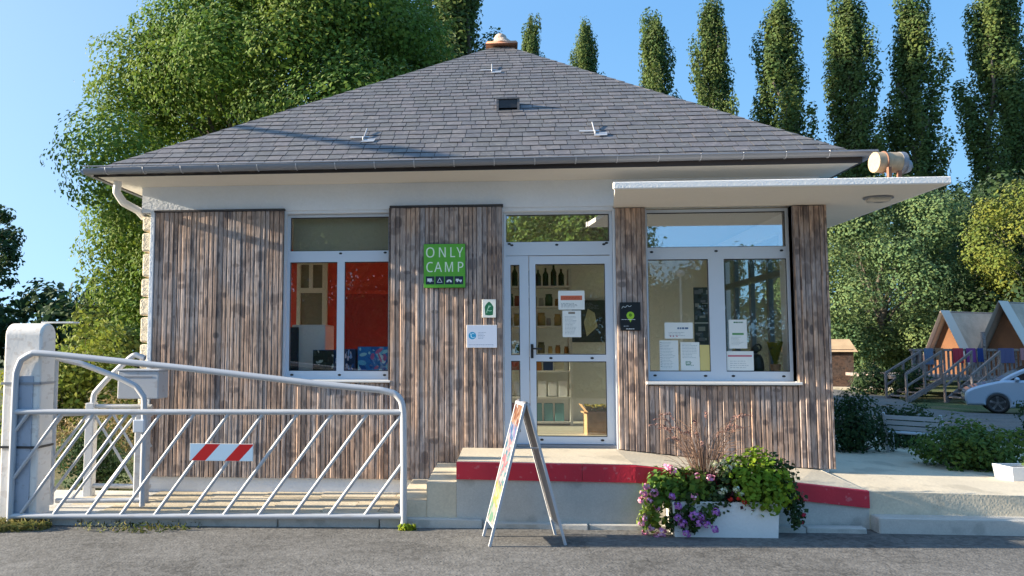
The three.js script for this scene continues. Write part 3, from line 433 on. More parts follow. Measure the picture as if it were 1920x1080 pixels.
// ---------------------------------------------------------------- gates and posts on the left
{
  const z = 1.42, g = thing('tubular_gate', 'wide white tubular swing gate with slanted bars and a reflector plate', 'gate', [0, 0, 0]);
  part(g, 'frame', [tube([[-4.79, -0.09, z], [-4.79, 0.6, z], [-4.79, 1.25, z], [-4.785, 1.4, z], [-4.74, 1.52, z], [-4.62, 1.588, z], [-4.4, 1.575, z], [-3, 1.435, z], [-1.7, 1.29, z], [-1.15, 1.24, z], [-1.0, 1.205, z], [-0.94, 1.13, z], [-0.925, 1.0, z], [-0.92, 0.5, z], [-0.92, -0.04, z]], 0.032, 140, 10)], M.whitePaint);
  part(g, 'mid_rail', bar([-4.79, 1.01, z], [-0.93, 1.032, z], 0.028, 10), M.whitePaint);
  part(g, 'bottom_rail', bar([-4.79, 0.0, z], [-0.92, 0.066, z], 0.027, 10), M.whitePaint);
  const yTop = 1.01, yBot = 0.03, slope = 0.735;
  for (let k = 0; k < 14; k++) { const xt = -0.6 - 0.336 * k; let a = [xt - slope * 0.975, yBot, z], b = [xt, yTop, z]; if (b[0] > -0.93) { const t = (-0.93 - a[0]) / (b[0] - a[0]); b = [-0.93, a[1] + (b[1] - a[1]) * t, z]; } if (a[0] < -4.79) { const t = (-4.79 - a[0]) / (b[0] - a[0]); if (t > 0.95) continue; a = [-4.79, a[1] + (b[1] - a[1]) * t, z]; } part(g, 'bar', bar(a, b, 0.0175, 8), M.whitePaint); }
  const pl = part(g, 'reflector_plate', mapBox(RB(-2.985, -2.36, 0.56, 0.725, z + 0.025, z + 0.031, 0.002)), M.white);
  part(pl, 'stripe_print', new THREE.PlaneGeometry(0.615, 0.157).translate(-2.6725, 0.6425, z + 0.0335), std({ roughness: 0.35, map: canvasTex(512, 132, (x, w, h) => { x.fillStyle = '#b8d4ea'; x.fillRect(0, 0, w, h); x.fillStyle = '#b8141c'; for (const p of [10, 286]) { x.beginPath(); x.moveTo(p, h); x.lineTo(p + 120, 0); x.lineTo(p + 236, 0); x.lineTo(p + 116, h); x.fill(); } }) }));

  const p = thing('gate_post', 'stout white stone gate post with rounded top behind the gate hinge', 'gate post', [-4.755, -0.14, 1.25]);
  const arch = (w, h, rd) => { const sh = new THREE.Shape(); sh.moveTo(-w / 2, 0); sh.lineTo(w / 2, 0); sh.lineTo(w / 2, h - rd); sh.absarc(w / 2 - rd, h - rd, rd, 0, Math.PI / 2); sh.lineTo(-w / 2 + rd, h); sh.absarc(-w / 2 + rd, h - rd, rd, Math.PI / 2, Math.PI); sh.closePath(); return sh; };
  part(p, 'shaft', mapBox(new THREE.ExtrudeGeometry(arch(0.21, 2.0, 0.1), { depth: 0.34, bevelEnabled: true, bevelSize: 0.025, bevelThickness: 0.025, bevelSegments: 4, curveSegments: 12 }).translate(0, 0, -0.17).rotateY(Math.PI / 2)), M.whitePost);
  part(p, 'recess_shade_panel', RB(-0.06, 0.13, 0.12, 1.5, 0.128, 0.142, 0.005), std({ map: peelMap, color: lin(0.5, 0.58, 0.72), roughness: 0.55 }), 'pale blue grey panel on the front with recess shade in its colour');  // flat panel; the shade of a recess is put into its blue grey
  part(p, 'hinge_strap', [B(-0.2, 0.2, 1.415, 1.438, 0.13, 0.15), B(0.197, 0.205, 1.415, 1.438, -0.13, 0.13)], M.zinc); part(p, 'hinge_strap', [B(-0.2, 0.2, 0.79, 0.812, 0.13, 0.15), B(0.197, 0.205, 0.79, 0.812, -0.13, 0.13)], M.darkMetal);
  part(p, 'footing', RB(-0.24, 0.24, -0.05, 0.13, -0.15, 0.135, 0.03), M.concrete);
  part(p, 'lamp_plate', RB(0.05, 0.4, 2.03, 2.045, -0.2, -0.08, 0.004), M.white);

  const g2 = thing('pedestrian_gate', 'narrow white tubular gate with crossed bars between the posts', 'gate', [0, 0, 0]), z2 = 0.95;
  part(g2, 'frame', [tube([[-4.7, 1.54, z2], [-4.37, 1.47, z2], [-3.95, 1.32, z2], [-3.78, 1.24, z2], [-3.69, 1.12, z2], [-3.68, 0.8, z2], [-3.68, 0.02, z2]], 0.03, 60, 10), bar([-4.6, 0.95, z2], [-3.68, 0.98, z2], 0.026), bar([-4.6, 0.06, z2], [-3.68, 0.08, z2], 0.026), bar([-4.66, 1.545, z2], [-4.66, 0.02, z2], 0.03)], M.whitePaint);
  for (let k = 0; k < 5; k++) { const xt = -3.5 - 0.26 * k; let a = [xt - 0.68, 0.07, z2], b = [xt, 0.97, z2]; if (b[0] > -3.68) { const t = (-3.68 - a[0]) / 0.68; b = [-3.68, 0.07 + 0.9 * t, z2]; } if (a[0] < -4.66) { const t = (-4.66 - a[0]) / (b[0] - a[0]); a = [-4.66, 0.07 + 0.9 * t, z2]; } part(g2, 'bar', bar(a, b, 0.016), M.whitePaint); }
  part(g2, 'lock_box', RB(-3.78, -3.66, 0.77, 0.9, z2 - 0.04, z2 + 0.05, 0.01), M.aluminium);
  const g3 = thing('inner_gate', 'white tubular gate leaf with reversed bars standing behind the pedestrian gate', 'gate'), z3 = 0.3;
  part(g3, 'frame', [tube([[-4.6, 0.08, z3], [-4.6, 0.9, z3], [-4.58, 1.12, z3], [-4.42, 1.3, z3], [-4.2, 1.5, z3], [-4.12, 1.56, z3], [-4.0, 1.52, z3]], 0.032, 60, 10), bar([-4.6, 0.98, z3], [-3.9, 0.98, z3], 0.026), bar([-4.6, 0.1, z3], [-3.9, 0.1, z3], 0.026)], M.whitePaint);
  part(g3, 'upright', RB(-4.655, -4.555, -0.05, 1.02, z3 - 0.05, z3 + 0.05, 0.01), M.whitePaint);
  for (let k = 0; k < 4; k++) { const x = -4.62 + 0.22 * k; const b = Math.min(x + 0.55, -3.9); part(g3, 'bar', bar([x, 0.97, z3], [b, 0.97 - (b - x) * 1.55, z3], 0.016), M.whitePaint); }
  const wp = thing('gate_stop_post', 'short thick white post below the letterbox at the building corner', 'post', [-3.86, -0.02, 0.6]);
  part(wp, 'shaft', [mapBox(new RoundedBoxGeometry(0.13, 0.98, 0.13, 2, 0.02).translate(0, 0.47, 0))], M.whitePaint); part(wp, 'shaft_cap', [new THREE.SphereGeometry(0.068, 12, 8).scale(1, 0.5, 1).translate(0, 0.96, 0)], M.whitePaint);
  const lb = thing('letterbox', 'white metal letterbox mounted at the left corner of the building', 'letterbox', [-3.93, 1.08, 0.47]);
  part(lb, 'case', [mapBox(new RoundedBoxGeometry(0.46, 0.3, 0.26, 2, 0.012).translate(0, 0.155, 0))], M.whitePaint); part(lb, 'lid', [mapBox(new RoundedBoxGeometry(0.48, 0.02, 0.28, 1, 0.006).translate(0, 0.315, 0))], M.whitePaint); part(lb, 'slot', B(-0.16, 0.16, 0.235, 0.25, 0.129, 0.133), M.zinc); part(lb, 'support', [bar([-0.0, 0.0, 0], [-0.0, -1.08, 0], 0.02)], M.whitePaint);
}

// ---------------------------------------------------------------- A-board
{
  const b = thing('sandwich_board', 'folding A-board with a painted colourful left panel seen edge on', 'sandwich board', [0.185, -0.04, 1.8]);
  const h = V(0.17, 0, 1).normalize(), a = V(1, 0, -0.17).normalize(), W = 0.36, H = 1.2;
  const P = (s, along, y) => V(0, y, 0).addScaledVector(a, s).addScaledVector(h, along);
  const face = (side, off, y0, y1, ins = 0) => { const at = (y) => side * (0.012 + 0.315 * (1 - y / H)) + off; return [P(at(y0), -W / 2 + ins, y0), P(at(y0), W / 2 - ins, y0), P(at(y1), W / 2 - ins, y1), P(at(y1), -W / 2 + ins, y1)]; };
  const board = (side, mat, mat2, name, label) => { const f = face(side, side * 0.008, 0.16, H - 0.02, 0.02), i = face(side, side * -0.004, 0.16, H - 0.02, 0.02); const arr = (q) => q.map((v) => v.toArray());
    const outer = quadMesh([arr(side < 0 ? [f[0], f[1], f[2], f[3]] : [f[1], f[0], f[3], f[2]])]); outer.setAttribute('uv', new THREE.Float32BufferAttribute([0, 0, 1, 0, 1, 1, 0, 0, 1, 1, 0, 1], 2));
    part(b, name, outer, mat, label); part(b, 'back_sheet', quadMesh([arr([i[0], i[1], i[2], i[3]]), arr([f[1], i[1], i[2], f[2]]), arr([f[0], i[0], i[3], f[3]])]), mat2); };
  const paint = canvasTex(256, 768, (x, w, hh) => { const r = rngOf(77); x.fillStyle = '#efe9ea'; x.fillRect(0, 0, w, hh);
    const bands = [[0, 150, ['#a8603a', '#c98a5a', '#e0b79a', '#9c4a30']], [140, 260, ['#2f7fc8', '#7fb5e6', '#d9e4f4', '#b9a5e0']], [240, 340, ['#e7a9b8', '#f3dfe4', '#2c9ac0', '#f0f0f4']], [330, 470, ['#2fa0b8', '#e58fa0', '#f2d5dc', '#8fd0d8']], [460, 540, ['#e9b7c4', '#f5eef0', '#2fa9b5']], [530, 690, ['#e3de5a', '#f1ec95', '#cfe07a', '#f4f0c8']], [670, 768, ['#7cc5a0', '#e9e4dc', '#9fd6b4']]];
    for (const [y0, y1, cs] of bands) for (let i = 0; i < 60; i++) { x.fillStyle = cs[Math.floor(r() * cs.length)]; x.beginPath(); x.ellipse(r() * w, y0 + r() * (y1 - y0), 10 + r() * 34, 8 + r() * 22, r() * 3, 0, 7); x.fill(); } });
  board(-1, std({ map: paint, color: lin(0.24, 0.24, 0.25), roughness: 0.6 }), M.white, 'painted_panel', 'painted panel with bright brushed colours');
  board(1, M.white, std({ color: lin(0.3, 0.29, 0.29), roughness: 0.7 }), 'panel');
  for (const s of [-1, 1]) { const at = (y) => s * (0.012 + 0.315 * (1 - y / H)); for (const e of [-W / 2, W / 2]) part(b, 'leg', beam(P(at(0), e, 0).toArray(), P(at(H), e, H).toArray(), 0.026, 0.022), M.whitePaint); part(b, 'rail', beam(P(at(H - 0.01), -W / 2, H - 0.01).toArray(), P(at(H - 0.01), W / 2, H - 0.01).toArray(), 0.024, 0.024), M.whitePaint); part(b, 'rail', beam(P(at(0.15), -W / 2, 0.15).toArray(), P(at(0.15), W / 2, 0.15).toArray(), 0.018, 0.018), M.whitePaint); }
  part(b, 'stay', bar(P(-0.1, W / 2, 0.82).toArray(), P(0.1, W / 2, 0.82).toArray(), 0.006), M.steel);
  part(b, 'hinge', [bar(P(0, -W / 2 - 0.01, H + 0.005).toArray(), P(0, -W / 2 + 0.08, H + 0.005).toArray(), 0.012), bar(P(0, W / 2 - 0.08, H + 0.005).toArray(), P(0, W / 2 + 0.01, H + 0.005).toArray(), 0.012)], M.steel);
}

// ---------------------------------------------------------------- foliage
M.leafs = (rough = 0.85, tr = 0.42) => new THREE.MeshPhysicalMaterial({ vertexColors: true, roughness: rough, specularIntensity: 0.35, transmission: tr, thickness: 0, ior: 1.4, side: THREE.DoubleSide });
const leafMat = M.leafs(), leafMatFlower = M.leafs(0.7, 0.2);
// leaves: list of {p, n, s, c}; each a bent pointed quad
function leafGeo(list, rng, aspect = 0.62) {
  const n = list.length, pos = new Float32Array(n * 12), nor = new Float32Array(n * 12), col = new Float32Array(n * 12), idx = new Uint32Array(n * 6);
  const a = V(), b = V(), nn = V(), t = V();
  for (let i = 0; i < n; i++) {
    const L = list[i]; nn.copy(L.n).normalize(); t.set(rng() - 0.5, rng() - 0.5, rng() - 0.5); a.crossVectors(nn, t).normalize(); b.crossVectors(nn, a);
    const s = L.s * (0.7 + rng() * 0.6), w = s * aspect * 0.5, h = s * 0.5, bend = s * 0.12;
    const q = [[-h, 0, 0], [0, -w, bend], [h, 0, 0], [0, w, bend]];
    for (let k = 0; k < 4; k++) for (let c = 0; c < 3; c++) { const x = 'xyz'[c]; pos[i * 12 + k * 3 + c] = L.p[x] + a[x] * q[k][0] + b[x] * q[k][1] + nn[x] * q[k][2]; nor[i * 12 + k * 3 + c] = nn[x]; col[i * 12 + k * 3 + c] = L.c[c]; }
    idx.set([i * 4, i * 4 + 1, i * 4 + 2, i * 4, i * 4 + 2, i * 4 + 3], i * 6);
  }
  const g = new THREE.BufferGeometry(); g.setAttribute('position', new THREE.BufferAttribute(pos, 3)); g.setAttribute('normal', new THREE.BufferAttribute(nor, 3)); g.setAttribute('color', new THREE.BufferAttribute(col, 3)); g.setIndex(new THREE.BufferAttribute(idx, 1)); return g;
}
const hue = (base, rng, amt = 0.25) => { const k = 1 + (rng() - 0.5) * amt * 0.7, y = (rng() - 0.5) * amt; return [base[0] * k * (1 + y), base[1] * k, base[2] * k * (1 - y)]; };
function onSphere(rng) { const z = rng() * 2 - 1, a = rng() * 6.28318, s = Math.sqrt(1 - z * z); return V(s * Math.cos(a), z, s * Math.sin(a)); }
// leaves in lumps: each lump a ball whose leaves gather near its skin
function lumpLeaves(lumps, per, size, cols, rng, flat = 1) {
  const out = [];
  for (const l of lumps) {
    const tint = hue(cols[Math.floor(rng() * cols.length)], rng, 0.16), n = Math.round(per * l.r * l.r * (l.d ?? 1));
    for (let i = 0; i < n; i++) {
      const d = onSphere(rng), f = Math.pow(rng(), 0.32), ragged = 0.75 + 0.5 * vnoise(d.x * 3 + l.c.x * 7 + 40, d.y * 3 + d.z * 2 + l.c.y * 5 + 40, 256, 256);
      const p = V(l.c.x + d.x * l.r * f * ragged * (l.sx ?? 1), l.c.y + d.y * l.r * f * ragged * (l.sy ?? 1), l.c.z + d.z * l.r * f * ragged * (l.sx ?? 1));
      const nn = d.clone().multiplyScalar(1.1).add(onSphere(rng).multiplyScalar(0.75)).add(V(-0.2, 0.3, 0.05));
      out.push({ p, n: nn, s: size, c: hue(tint, rng, 0.3) });
    }
  }
  return out;
}
const bark = std({ map: rep(tex(256, 256, (u, v) => { const c = 0.11 + (fbm(u, v, 30, 6, 4) - 0.5) * 0.12; return [c * 1.1, c * 0.95, c * 0.78]; }), 1, 1), roughness: 1 });
function limb(a, b, r0, r1, rng, n = 5) { const A = V(...a), Bv = V(...b), pts = []; for (let i = 0; i <= n; i++) { const t = i / n, p = A.clone().lerp(Bv, t); if (i && i < n) p.add(onSphere(rng).multiplyScalar(A.distanceTo(Bv) * 0.04)); pts.push(p); } const g = []; for (let i = 0; i < n; i++) g.push(bar(pts[i].toArray(), pts[i + 1].toArray(), r0 + (r1 - r0) * (i / n), 7, r0 + (r1 - r0) * ((i + 1) / n))); return merged(g); }

function broadTree(name, label, pos, size, o) { // size: radii of the crown ellipsoid; o.cy its middle
  const rng = rngOf(o.seed), t = thing(name, label, 'tree', pos, 0, o.group), [rx, ry, rz] = size, lumps = [], limbs = [];
  for (let i = 0; i < o.lumps; i++) {
    const d = onSphere(rng), f = 0.62 + 0.36 * Math.pow(rng(), 0.5), w = 1 - 0.25 * Math.max(0, -d.y) - (o.taper ?? 0) * Math.max(0, d.y);
    const c = V(d.x * rx * f * w, o.cy + d.y * ry * f, d.z * rz * f * w), r = (o.lr ?? 0.3) * Math.min(rx, ry) * (0.6 + rng() * 0.7);
    lumps.push({ c, r, sy: 0.85 });
    if (i % 3 === 0) limbs.push(limb([0, Math.min(c.y - 0.4, o.cy * 0.45 + rng() * o.cy * 0.4), 0], c.toArray(), 0.09 * o.th, 0.02 * o.th, rng));
  }
  for (const [x, y, z, r] of o.extra ?? []) lumps.push({ c: V(x, y, z), r, sy: 0.9 });
  part(t, 'trunk', [limb([0, -0.2, 0], [0, o.cy + ry * 0.4, 0], 0.3 * o.th, 0.08 * o.th, rng, 7), ...limbs], bark);
  part(t, 'crown', leafGeo(lumpLeaves(lumps, o.per, o.leaf, o.cols, rng), rng), leafMat);
  return t;
}
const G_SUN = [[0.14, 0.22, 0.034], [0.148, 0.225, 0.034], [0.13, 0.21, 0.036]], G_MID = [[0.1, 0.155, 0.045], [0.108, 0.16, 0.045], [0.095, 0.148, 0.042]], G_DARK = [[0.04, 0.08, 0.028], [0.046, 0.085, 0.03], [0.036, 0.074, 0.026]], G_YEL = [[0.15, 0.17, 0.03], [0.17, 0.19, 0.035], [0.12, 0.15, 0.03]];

broadTree('maple_tree', 'huge leafy green tree rising behind the left end of the roof', [-6.5, -0.1, -14.8], [5.9, 7.3, 4.8], { seed: 3, cy: 7.3, taper: 0.3, extra: [[-5.3, 4.6, 0.4, 1.4], [-4.9, 3.3, 0.8, 1.4], [-4.2, 2.1, 1, 1.4], [-5.5, 5.9, 0, 1.3], [-3.7, 4.3, 0.8, 1.5], [-3.3, 2.7, 1, 1.45], [-2.3, 1.9, 1.5, 1.35], [-4.4, 5.3, 0, 1.4], [-1.5, 3.2, 2, 1.5], [-2.6, 4.4, 1.8, 1.5], [-2.9, 1.2, 1.2, 1.2], [-1.4, 1.2, 2, 1.2]], lumps: 120, lr: 0.25, per: 950, leaf: 0.135, cols: G_SUN, th: 1.3 });
broadTree('ash_tree', 'tall ash tree beyond the left edge, shading the lane behind the building', [-18, -0.1, -8.6], [3.4, 5, 3.2], { seed: 5, cy: 6.6, lumps: 60, lr: 0.32, per: 120, leaf: 0.3, cols: G_MID, th: 1 });
// poplars
function poplar(name, label, pos, H, Wd, seed, group, proto, cols = G_MID) {
  let t;
  if (proto) { t = proto.clone(); t.name = numbered(name); scene.add(t); t.position.set(...pos); t.scale.set(Wd / proto.userData.w, H / proto.userData.h, Wd / proto.userData.w); t.rotation.set((seed % 1 - 0.5) * 0.05, seed, ((seed * 1.7) % 1 - 0.5) * 0.05); t.userData = { ...proto.userData, label, group }; return t; }
  const rng = rngOf(seed); t = thing(name, label, 'poplar tree', pos, 0, group);
  const lumps = [], limbs = [limb([0, -0.3, 0], [0, H * 0.97, 0], 0.32, 0.03, rng, 10)], env = (f) => Wd * 0.5 * Math.pow(Math.sin(Math.PI * Math.min(1, 0.1 + f * 0.9)), 0.55) * (1 - 0.25 * f);
  for (let i = 0; i < 38; i++) {
    const f0 = 0.06 + 0.86 * (i / 38) + (rng() - 0.5) * 0.04, az = i * 2.4 + rng(), y0 = H * f0, len = H * (0.16 + 0.1 * rng()) * (1 - f0 * 0.4), out = env(Math.min(1, f0 + 0.1)) * (0.4 + 0.6 * rng()), y1 = Math.min(H * 0.99, y0 + len);
    const e = [Math.cos(az) * out, y1, Math.sin(az) * out]; limbs.push(limb([0, y0, 0], e, 0.06, 0.015, rng, 3));
    const n = 5; for (let k = 1; k <= n; k++) { const q = k / n, rad = Wd * 0.122 * (0.65 + 0.5 * rng()) * (1 - 0.55 * Math.max(0, q - 0.6)); lumps.push({ c: V(e[0] * (0.35 + 0.65 * q) + (rng() - 0.5) * 0.3, y0 + (y1 - y0) * q, e[2] * (0.35 + 0.65 * q) + (rng() - 0.5) * 0.3), r: rad, sy: 2.1, sx: 1 }); }
  }
  part(t, 'trunk', limbs, bark); part(t, 'crown', leafGeo(lumpLeaves(lumps, 480, 0.24, cols, rng), rng), leafMat);
  t.userData.h = H; t.userData.w = Wd; return t;
}
const POP = 'poplars in a row behind the building';
const popA = poplar('poplar_tree', 'columnar poplar nearest the right edge of the photo, above the dark bushes', [33.6, -0.1, -45], 27, 6.7, 61, POP);
const popB = poplar('poplar_tree', 'tall columnar poplar second from the right, above the floodlight on the canopy', [28.3, -0.1, -45.5], 25.6, 5.9, 62, POP);
const popC = poplar('poplar_tree', 'tall columnar poplar rising behind the right end of the gutter, third from the right', [24.4, -0.1, -46], 26, 6.2, 63, POP);
poplar('poplar_tree', 'columnar poplar with a pale tuft low on its right side, fourth from the right', [20.5, -0.1, -47.5], 26.6, 6.4, 1.0, POP, popB);
poplar('poplar_tree', 'slender poplar behind the right roof slope, fourth from the roof peak', [15.9, -0.1, -49], 27.2, 5.3, 3.7, POP, popC);
poplar('poplar_tree', 'pointed poplar behind the right roof slope, third from the roof peak', [12.1, -0.1, -51], 27.4, 5.4, 5.0, POP, popB);
poplar('poplar_tree', 'small round topped poplar behind the right roof slope, second from the roof peak', [7.3, -0.1, -54], 28, 4.8, 0.4, POP, popA);
poplar('poplar_tree', 'poplar tip just right of the roof peak finial', [2.1, -0.1, -57], 29.6, 4.4, 2.9, POP, popC);
poplar('poplar_tree', 'dense tall poplar crown left of the roof peak, its edge against the sky', [-2.7, -0.1, -42], 29.4, 9, 1.6, 'tall poplars behind the roof, left of its peak', popA);
poplar('poplar_tree', 'broad tall poplar between the leafy tree and the roof peak', [-8.3, -0.1, -42.5], 30.2, 9.6, 4.2, 'tall poplars behind the roof, left of its peak', popB);

// right-hand background trees
broadTree('lime_tree', 'rounded sunlit green tree beyond the right end of the building', [18.6, -0.1, -31], [4.9, 4.7, 3.6], { seed: 8, cy: 5.0, lumps: 58, lr: 0.29, per: 900, leaf: 0.14, cols: [[0.15, 0.225, 0.09], [0.16, 0.235, 0.095], [0.14, 0.215, 0.085]], th: 0.8 });
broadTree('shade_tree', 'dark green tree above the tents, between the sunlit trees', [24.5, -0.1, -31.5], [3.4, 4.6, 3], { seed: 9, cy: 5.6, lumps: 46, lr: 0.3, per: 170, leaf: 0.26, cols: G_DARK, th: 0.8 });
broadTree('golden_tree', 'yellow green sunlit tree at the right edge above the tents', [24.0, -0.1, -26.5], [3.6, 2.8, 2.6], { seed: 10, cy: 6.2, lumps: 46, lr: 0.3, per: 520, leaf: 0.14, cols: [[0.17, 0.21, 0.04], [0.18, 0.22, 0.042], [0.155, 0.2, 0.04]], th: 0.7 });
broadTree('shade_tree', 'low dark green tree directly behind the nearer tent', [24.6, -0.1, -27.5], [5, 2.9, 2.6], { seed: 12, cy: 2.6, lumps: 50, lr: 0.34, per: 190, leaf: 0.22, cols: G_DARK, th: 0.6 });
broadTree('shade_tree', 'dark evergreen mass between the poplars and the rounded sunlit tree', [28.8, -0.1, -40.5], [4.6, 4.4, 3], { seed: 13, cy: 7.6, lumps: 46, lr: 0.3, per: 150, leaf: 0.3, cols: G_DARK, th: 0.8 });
// left far trees
broadTree('field_tree', 'isolated dark tree at the far left edge against the sky', [-47.6, -0.1, -58], [3.2, 6.2, 3], { seed: 14, cy: 9.6, lumps: 40, lr: 0.36, per: 110, leaf: 0.42, cols: G_DARK, th: 1.4 });
{
  const rng = rngOf(15), lumps = []; for (let i = 0; i < 130; i++) { const x = -75 + i * 0.62 + rng(); lumps.push({ c: V(x, 1 + rng() * 5.2, -60 + rng() * 7), r: 1.6 + rng() * 1.3, sy: 0.9 }); }
  const w = part(scene, 'distant_wood', leafGeo(lumpLeaves(lumps, 34, 0.7, G_DARK, rng), rng), leafMat); w.userData = { kind: 'stuff', label: 'dark distant wood along the horizon at the left', category: 'wood' };
  const l2 = []; for (let i = 0; i < 150; i++) { const x = 6 + i * 0.45 + rng(); l2.push({ c: V(x, 0.6 + rng() * 3.4, -44 - rng() * 5), r: 1.2 + rng() * 1.2, sy: 0.9 }); }
  const w2 = part(scene, 'distant_hedge', leafGeo(lumpLeaves(l2, 40, 0.55, G_MID, rng), rng), leafMat); w2.userData = { kind: 'stuff', label: 'tall green hedge far behind the tents and trees at right', category: 'hedge' };
}
function shrub(name, label, pos, r, o) {
  const rng = rngOf(o.seed), s = thing(name, label, o.cat ?? 'shrub', pos, 0, o.group), lumps = [], stems = [];
  for (let i = 0; i < o.lumps; i++) { const d = onSphere(rng); d.y = Math.abs(d.y); const f = 0.35 + 0.6 * rng(); const c = V(d.x * r[0] * f, 0.12 + d.y * r[1] * f, d.z * r[2] * f); lumps.push({ c, r: (o.lr ?? 0.35) * Math.min(...r) * (0.7 + 0.6 * rng()) }); stems.push(limb([d.x * 0.05, 0, d.z * 0.05], c.toArray(), 0.012 * (o.th ?? 1), 0.004, rng, 3)); }
  part(s, 'stems', stems, bark); part(s, 'foliage', leafGeo(lumpLeaves(lumps, o.per, o.leaf, o.cols, rng), rng, o.aspect), leafMat);
  return s;
}
shrub('bright_shrub', 'sunlit light green shrub behind the left gate, beside the building corner', [-7.6, -0.15, -4.6], [1.15, 2.3, 1], { seed: 20, lumps: 44, per: 1500, leaf: 0.1, cols: [[0.2, 0.25, 0.04], [0.22, 0.27, 0.045]], lr: 0.42 });
shrub('bright_shrub', 'loose bright green shrub under the big tree, left of the building wall', [-8.3, -0.15, -6.6], [1.5, 2.7, 1.1], { seed: 21, lumps: 44, per: 900, leaf: 0.13, cols: G_YEL, lr: 0.35 });
shrub('dark_shrub', 'low dark bush seen between the bars of the narrow gate', [-5.2, -0.15, -0.9], [0.5, 0.75, 0.45], { seed: 22, lumps: 24, per: 2600, leaf: 0.05, cols: G_DARK, lr: 0.5 });
shrub('dry_shrub', 'straw coloured dry plants behind the narrow gate', [-6.3, -0.15, -2.6], [1.1, 1.1, 0.7], { seed: 23, lumps: 26, per: 1500, leaf: 0.07, cols: [[0.3, 0.22, 0.1], [0.22, 0.17, 0.08], [0.34, 0.27, 0.14]], lr: 0.4, aspect: 0.2 });

// right foreground bushes and bench, far-right planter
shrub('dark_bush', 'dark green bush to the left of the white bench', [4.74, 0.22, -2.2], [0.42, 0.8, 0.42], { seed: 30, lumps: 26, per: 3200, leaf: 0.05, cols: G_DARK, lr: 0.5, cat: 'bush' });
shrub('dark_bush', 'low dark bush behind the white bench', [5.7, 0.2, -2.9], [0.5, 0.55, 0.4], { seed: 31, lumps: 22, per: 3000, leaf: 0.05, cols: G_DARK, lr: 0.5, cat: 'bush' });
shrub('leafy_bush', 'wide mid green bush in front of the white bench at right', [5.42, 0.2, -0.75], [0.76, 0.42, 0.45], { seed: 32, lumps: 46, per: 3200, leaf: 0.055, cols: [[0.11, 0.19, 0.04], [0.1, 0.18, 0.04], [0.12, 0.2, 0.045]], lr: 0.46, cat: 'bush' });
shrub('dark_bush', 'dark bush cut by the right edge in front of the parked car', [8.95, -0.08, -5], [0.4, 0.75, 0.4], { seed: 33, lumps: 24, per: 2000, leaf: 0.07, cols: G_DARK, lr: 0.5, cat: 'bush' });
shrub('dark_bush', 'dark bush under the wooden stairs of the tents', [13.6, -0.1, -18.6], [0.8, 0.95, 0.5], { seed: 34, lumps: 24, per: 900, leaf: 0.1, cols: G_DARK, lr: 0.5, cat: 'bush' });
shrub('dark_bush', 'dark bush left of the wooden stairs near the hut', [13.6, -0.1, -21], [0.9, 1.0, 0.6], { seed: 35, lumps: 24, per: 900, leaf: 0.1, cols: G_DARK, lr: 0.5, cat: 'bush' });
{
  const b = thing('bench', 'white slatted bench turned away between the dark bushes', 'bench', [5.43, 0.24, -1.84], 2.43); b.scale.setScalar(0.7);
  for (let i = 0; i < 3; i++) part(b, 'back_slat', beam([-0.36, 0.5 + i * 0.1, -0.16 - i * 0.03], [0.6, 0.5 + i * 0.1, -0.16 - i * 0.03], 0.02, 0.075), M.whitePaint);
  for (let i = 0; i < 4; i++) part(b, 'seat_slat', beam([-0.36, 0.4, -0.08 + i * 0.1], [0.6, 0.4, -0.08 + i * 0.1], 0.085, 0.02), M.whitePaint);
  for (const x of [-0.34, 0.58]) { part(b, 'leg', [beam([x, 0, -0.05], [x, 0.42, -0.1], 0.04, 0.04), beam([x, 0.42, -0.1], [x, 0.78, -0.24], 0.04, 0.04)], M.whitePaint); part(b, 'leg', [beam([x, 0, 0.3], [x, 0.4, 0.24], 0.04, 0.04)], M.whitePaint); part(b, 'seat_bearer', beam([x, 0.375, -0.1], [x, 0.375, 0.27], 0.035, 0.03), M.whitePaint); }
}
// planter box shape with flaring sides, open at the top
function planterBox(o, w, h, d, fl) {
  const s = [[-w / 2, -d / 2], [w / 2, -d / 2], [w / 2, d / 2], [-w / 2, d / 2]], q = [], t = 0.03;
  const ring = (y, ins, f) => s.map(([x, z]) => [x * (1 + f) - Math.sign(x) * ins, y, z * (1 + f) - Math.sign(z) * ins]);
  const b = ring(0, 0, 0), m = ring(h, 0, fl), i = ring(h, t, fl), j = ring(h * 0.8, t, fl * 0.8);
  for (let k = 0; k < 4; k++) { const n = (k + 1) % 4; q.push([b[n], b[k], m[k], m[n]], [m[n], m[k], i[k], i[n]], [i[n], i[k], j[k], j[n]]); }
  part(o, 'box', quadMesh(q), M.planter);
  part(o, 'soil', quadMesh([[j[3], j[2], j[1], j[0]]]), std({ color: lin(0.03, 0.022, 0.016), roughness: 1 }));
}
{
  const p = thing('flower_planter', 'white rectangular planter box on the road in front of the porch', 'planter', [1.98, -0.04, 1.4], 0.03);
  planterBox(p, 0.9, 0.31, 0.3, 0.04);
  const p2 = thing('flower_planter', 'small white planter at the right edge beside the wide bush', 'planter', [5.42, 0.26, 0.05], 0.1);
  planterBox(p2, 0.36, 0.15, 0.26, 0.12);
}
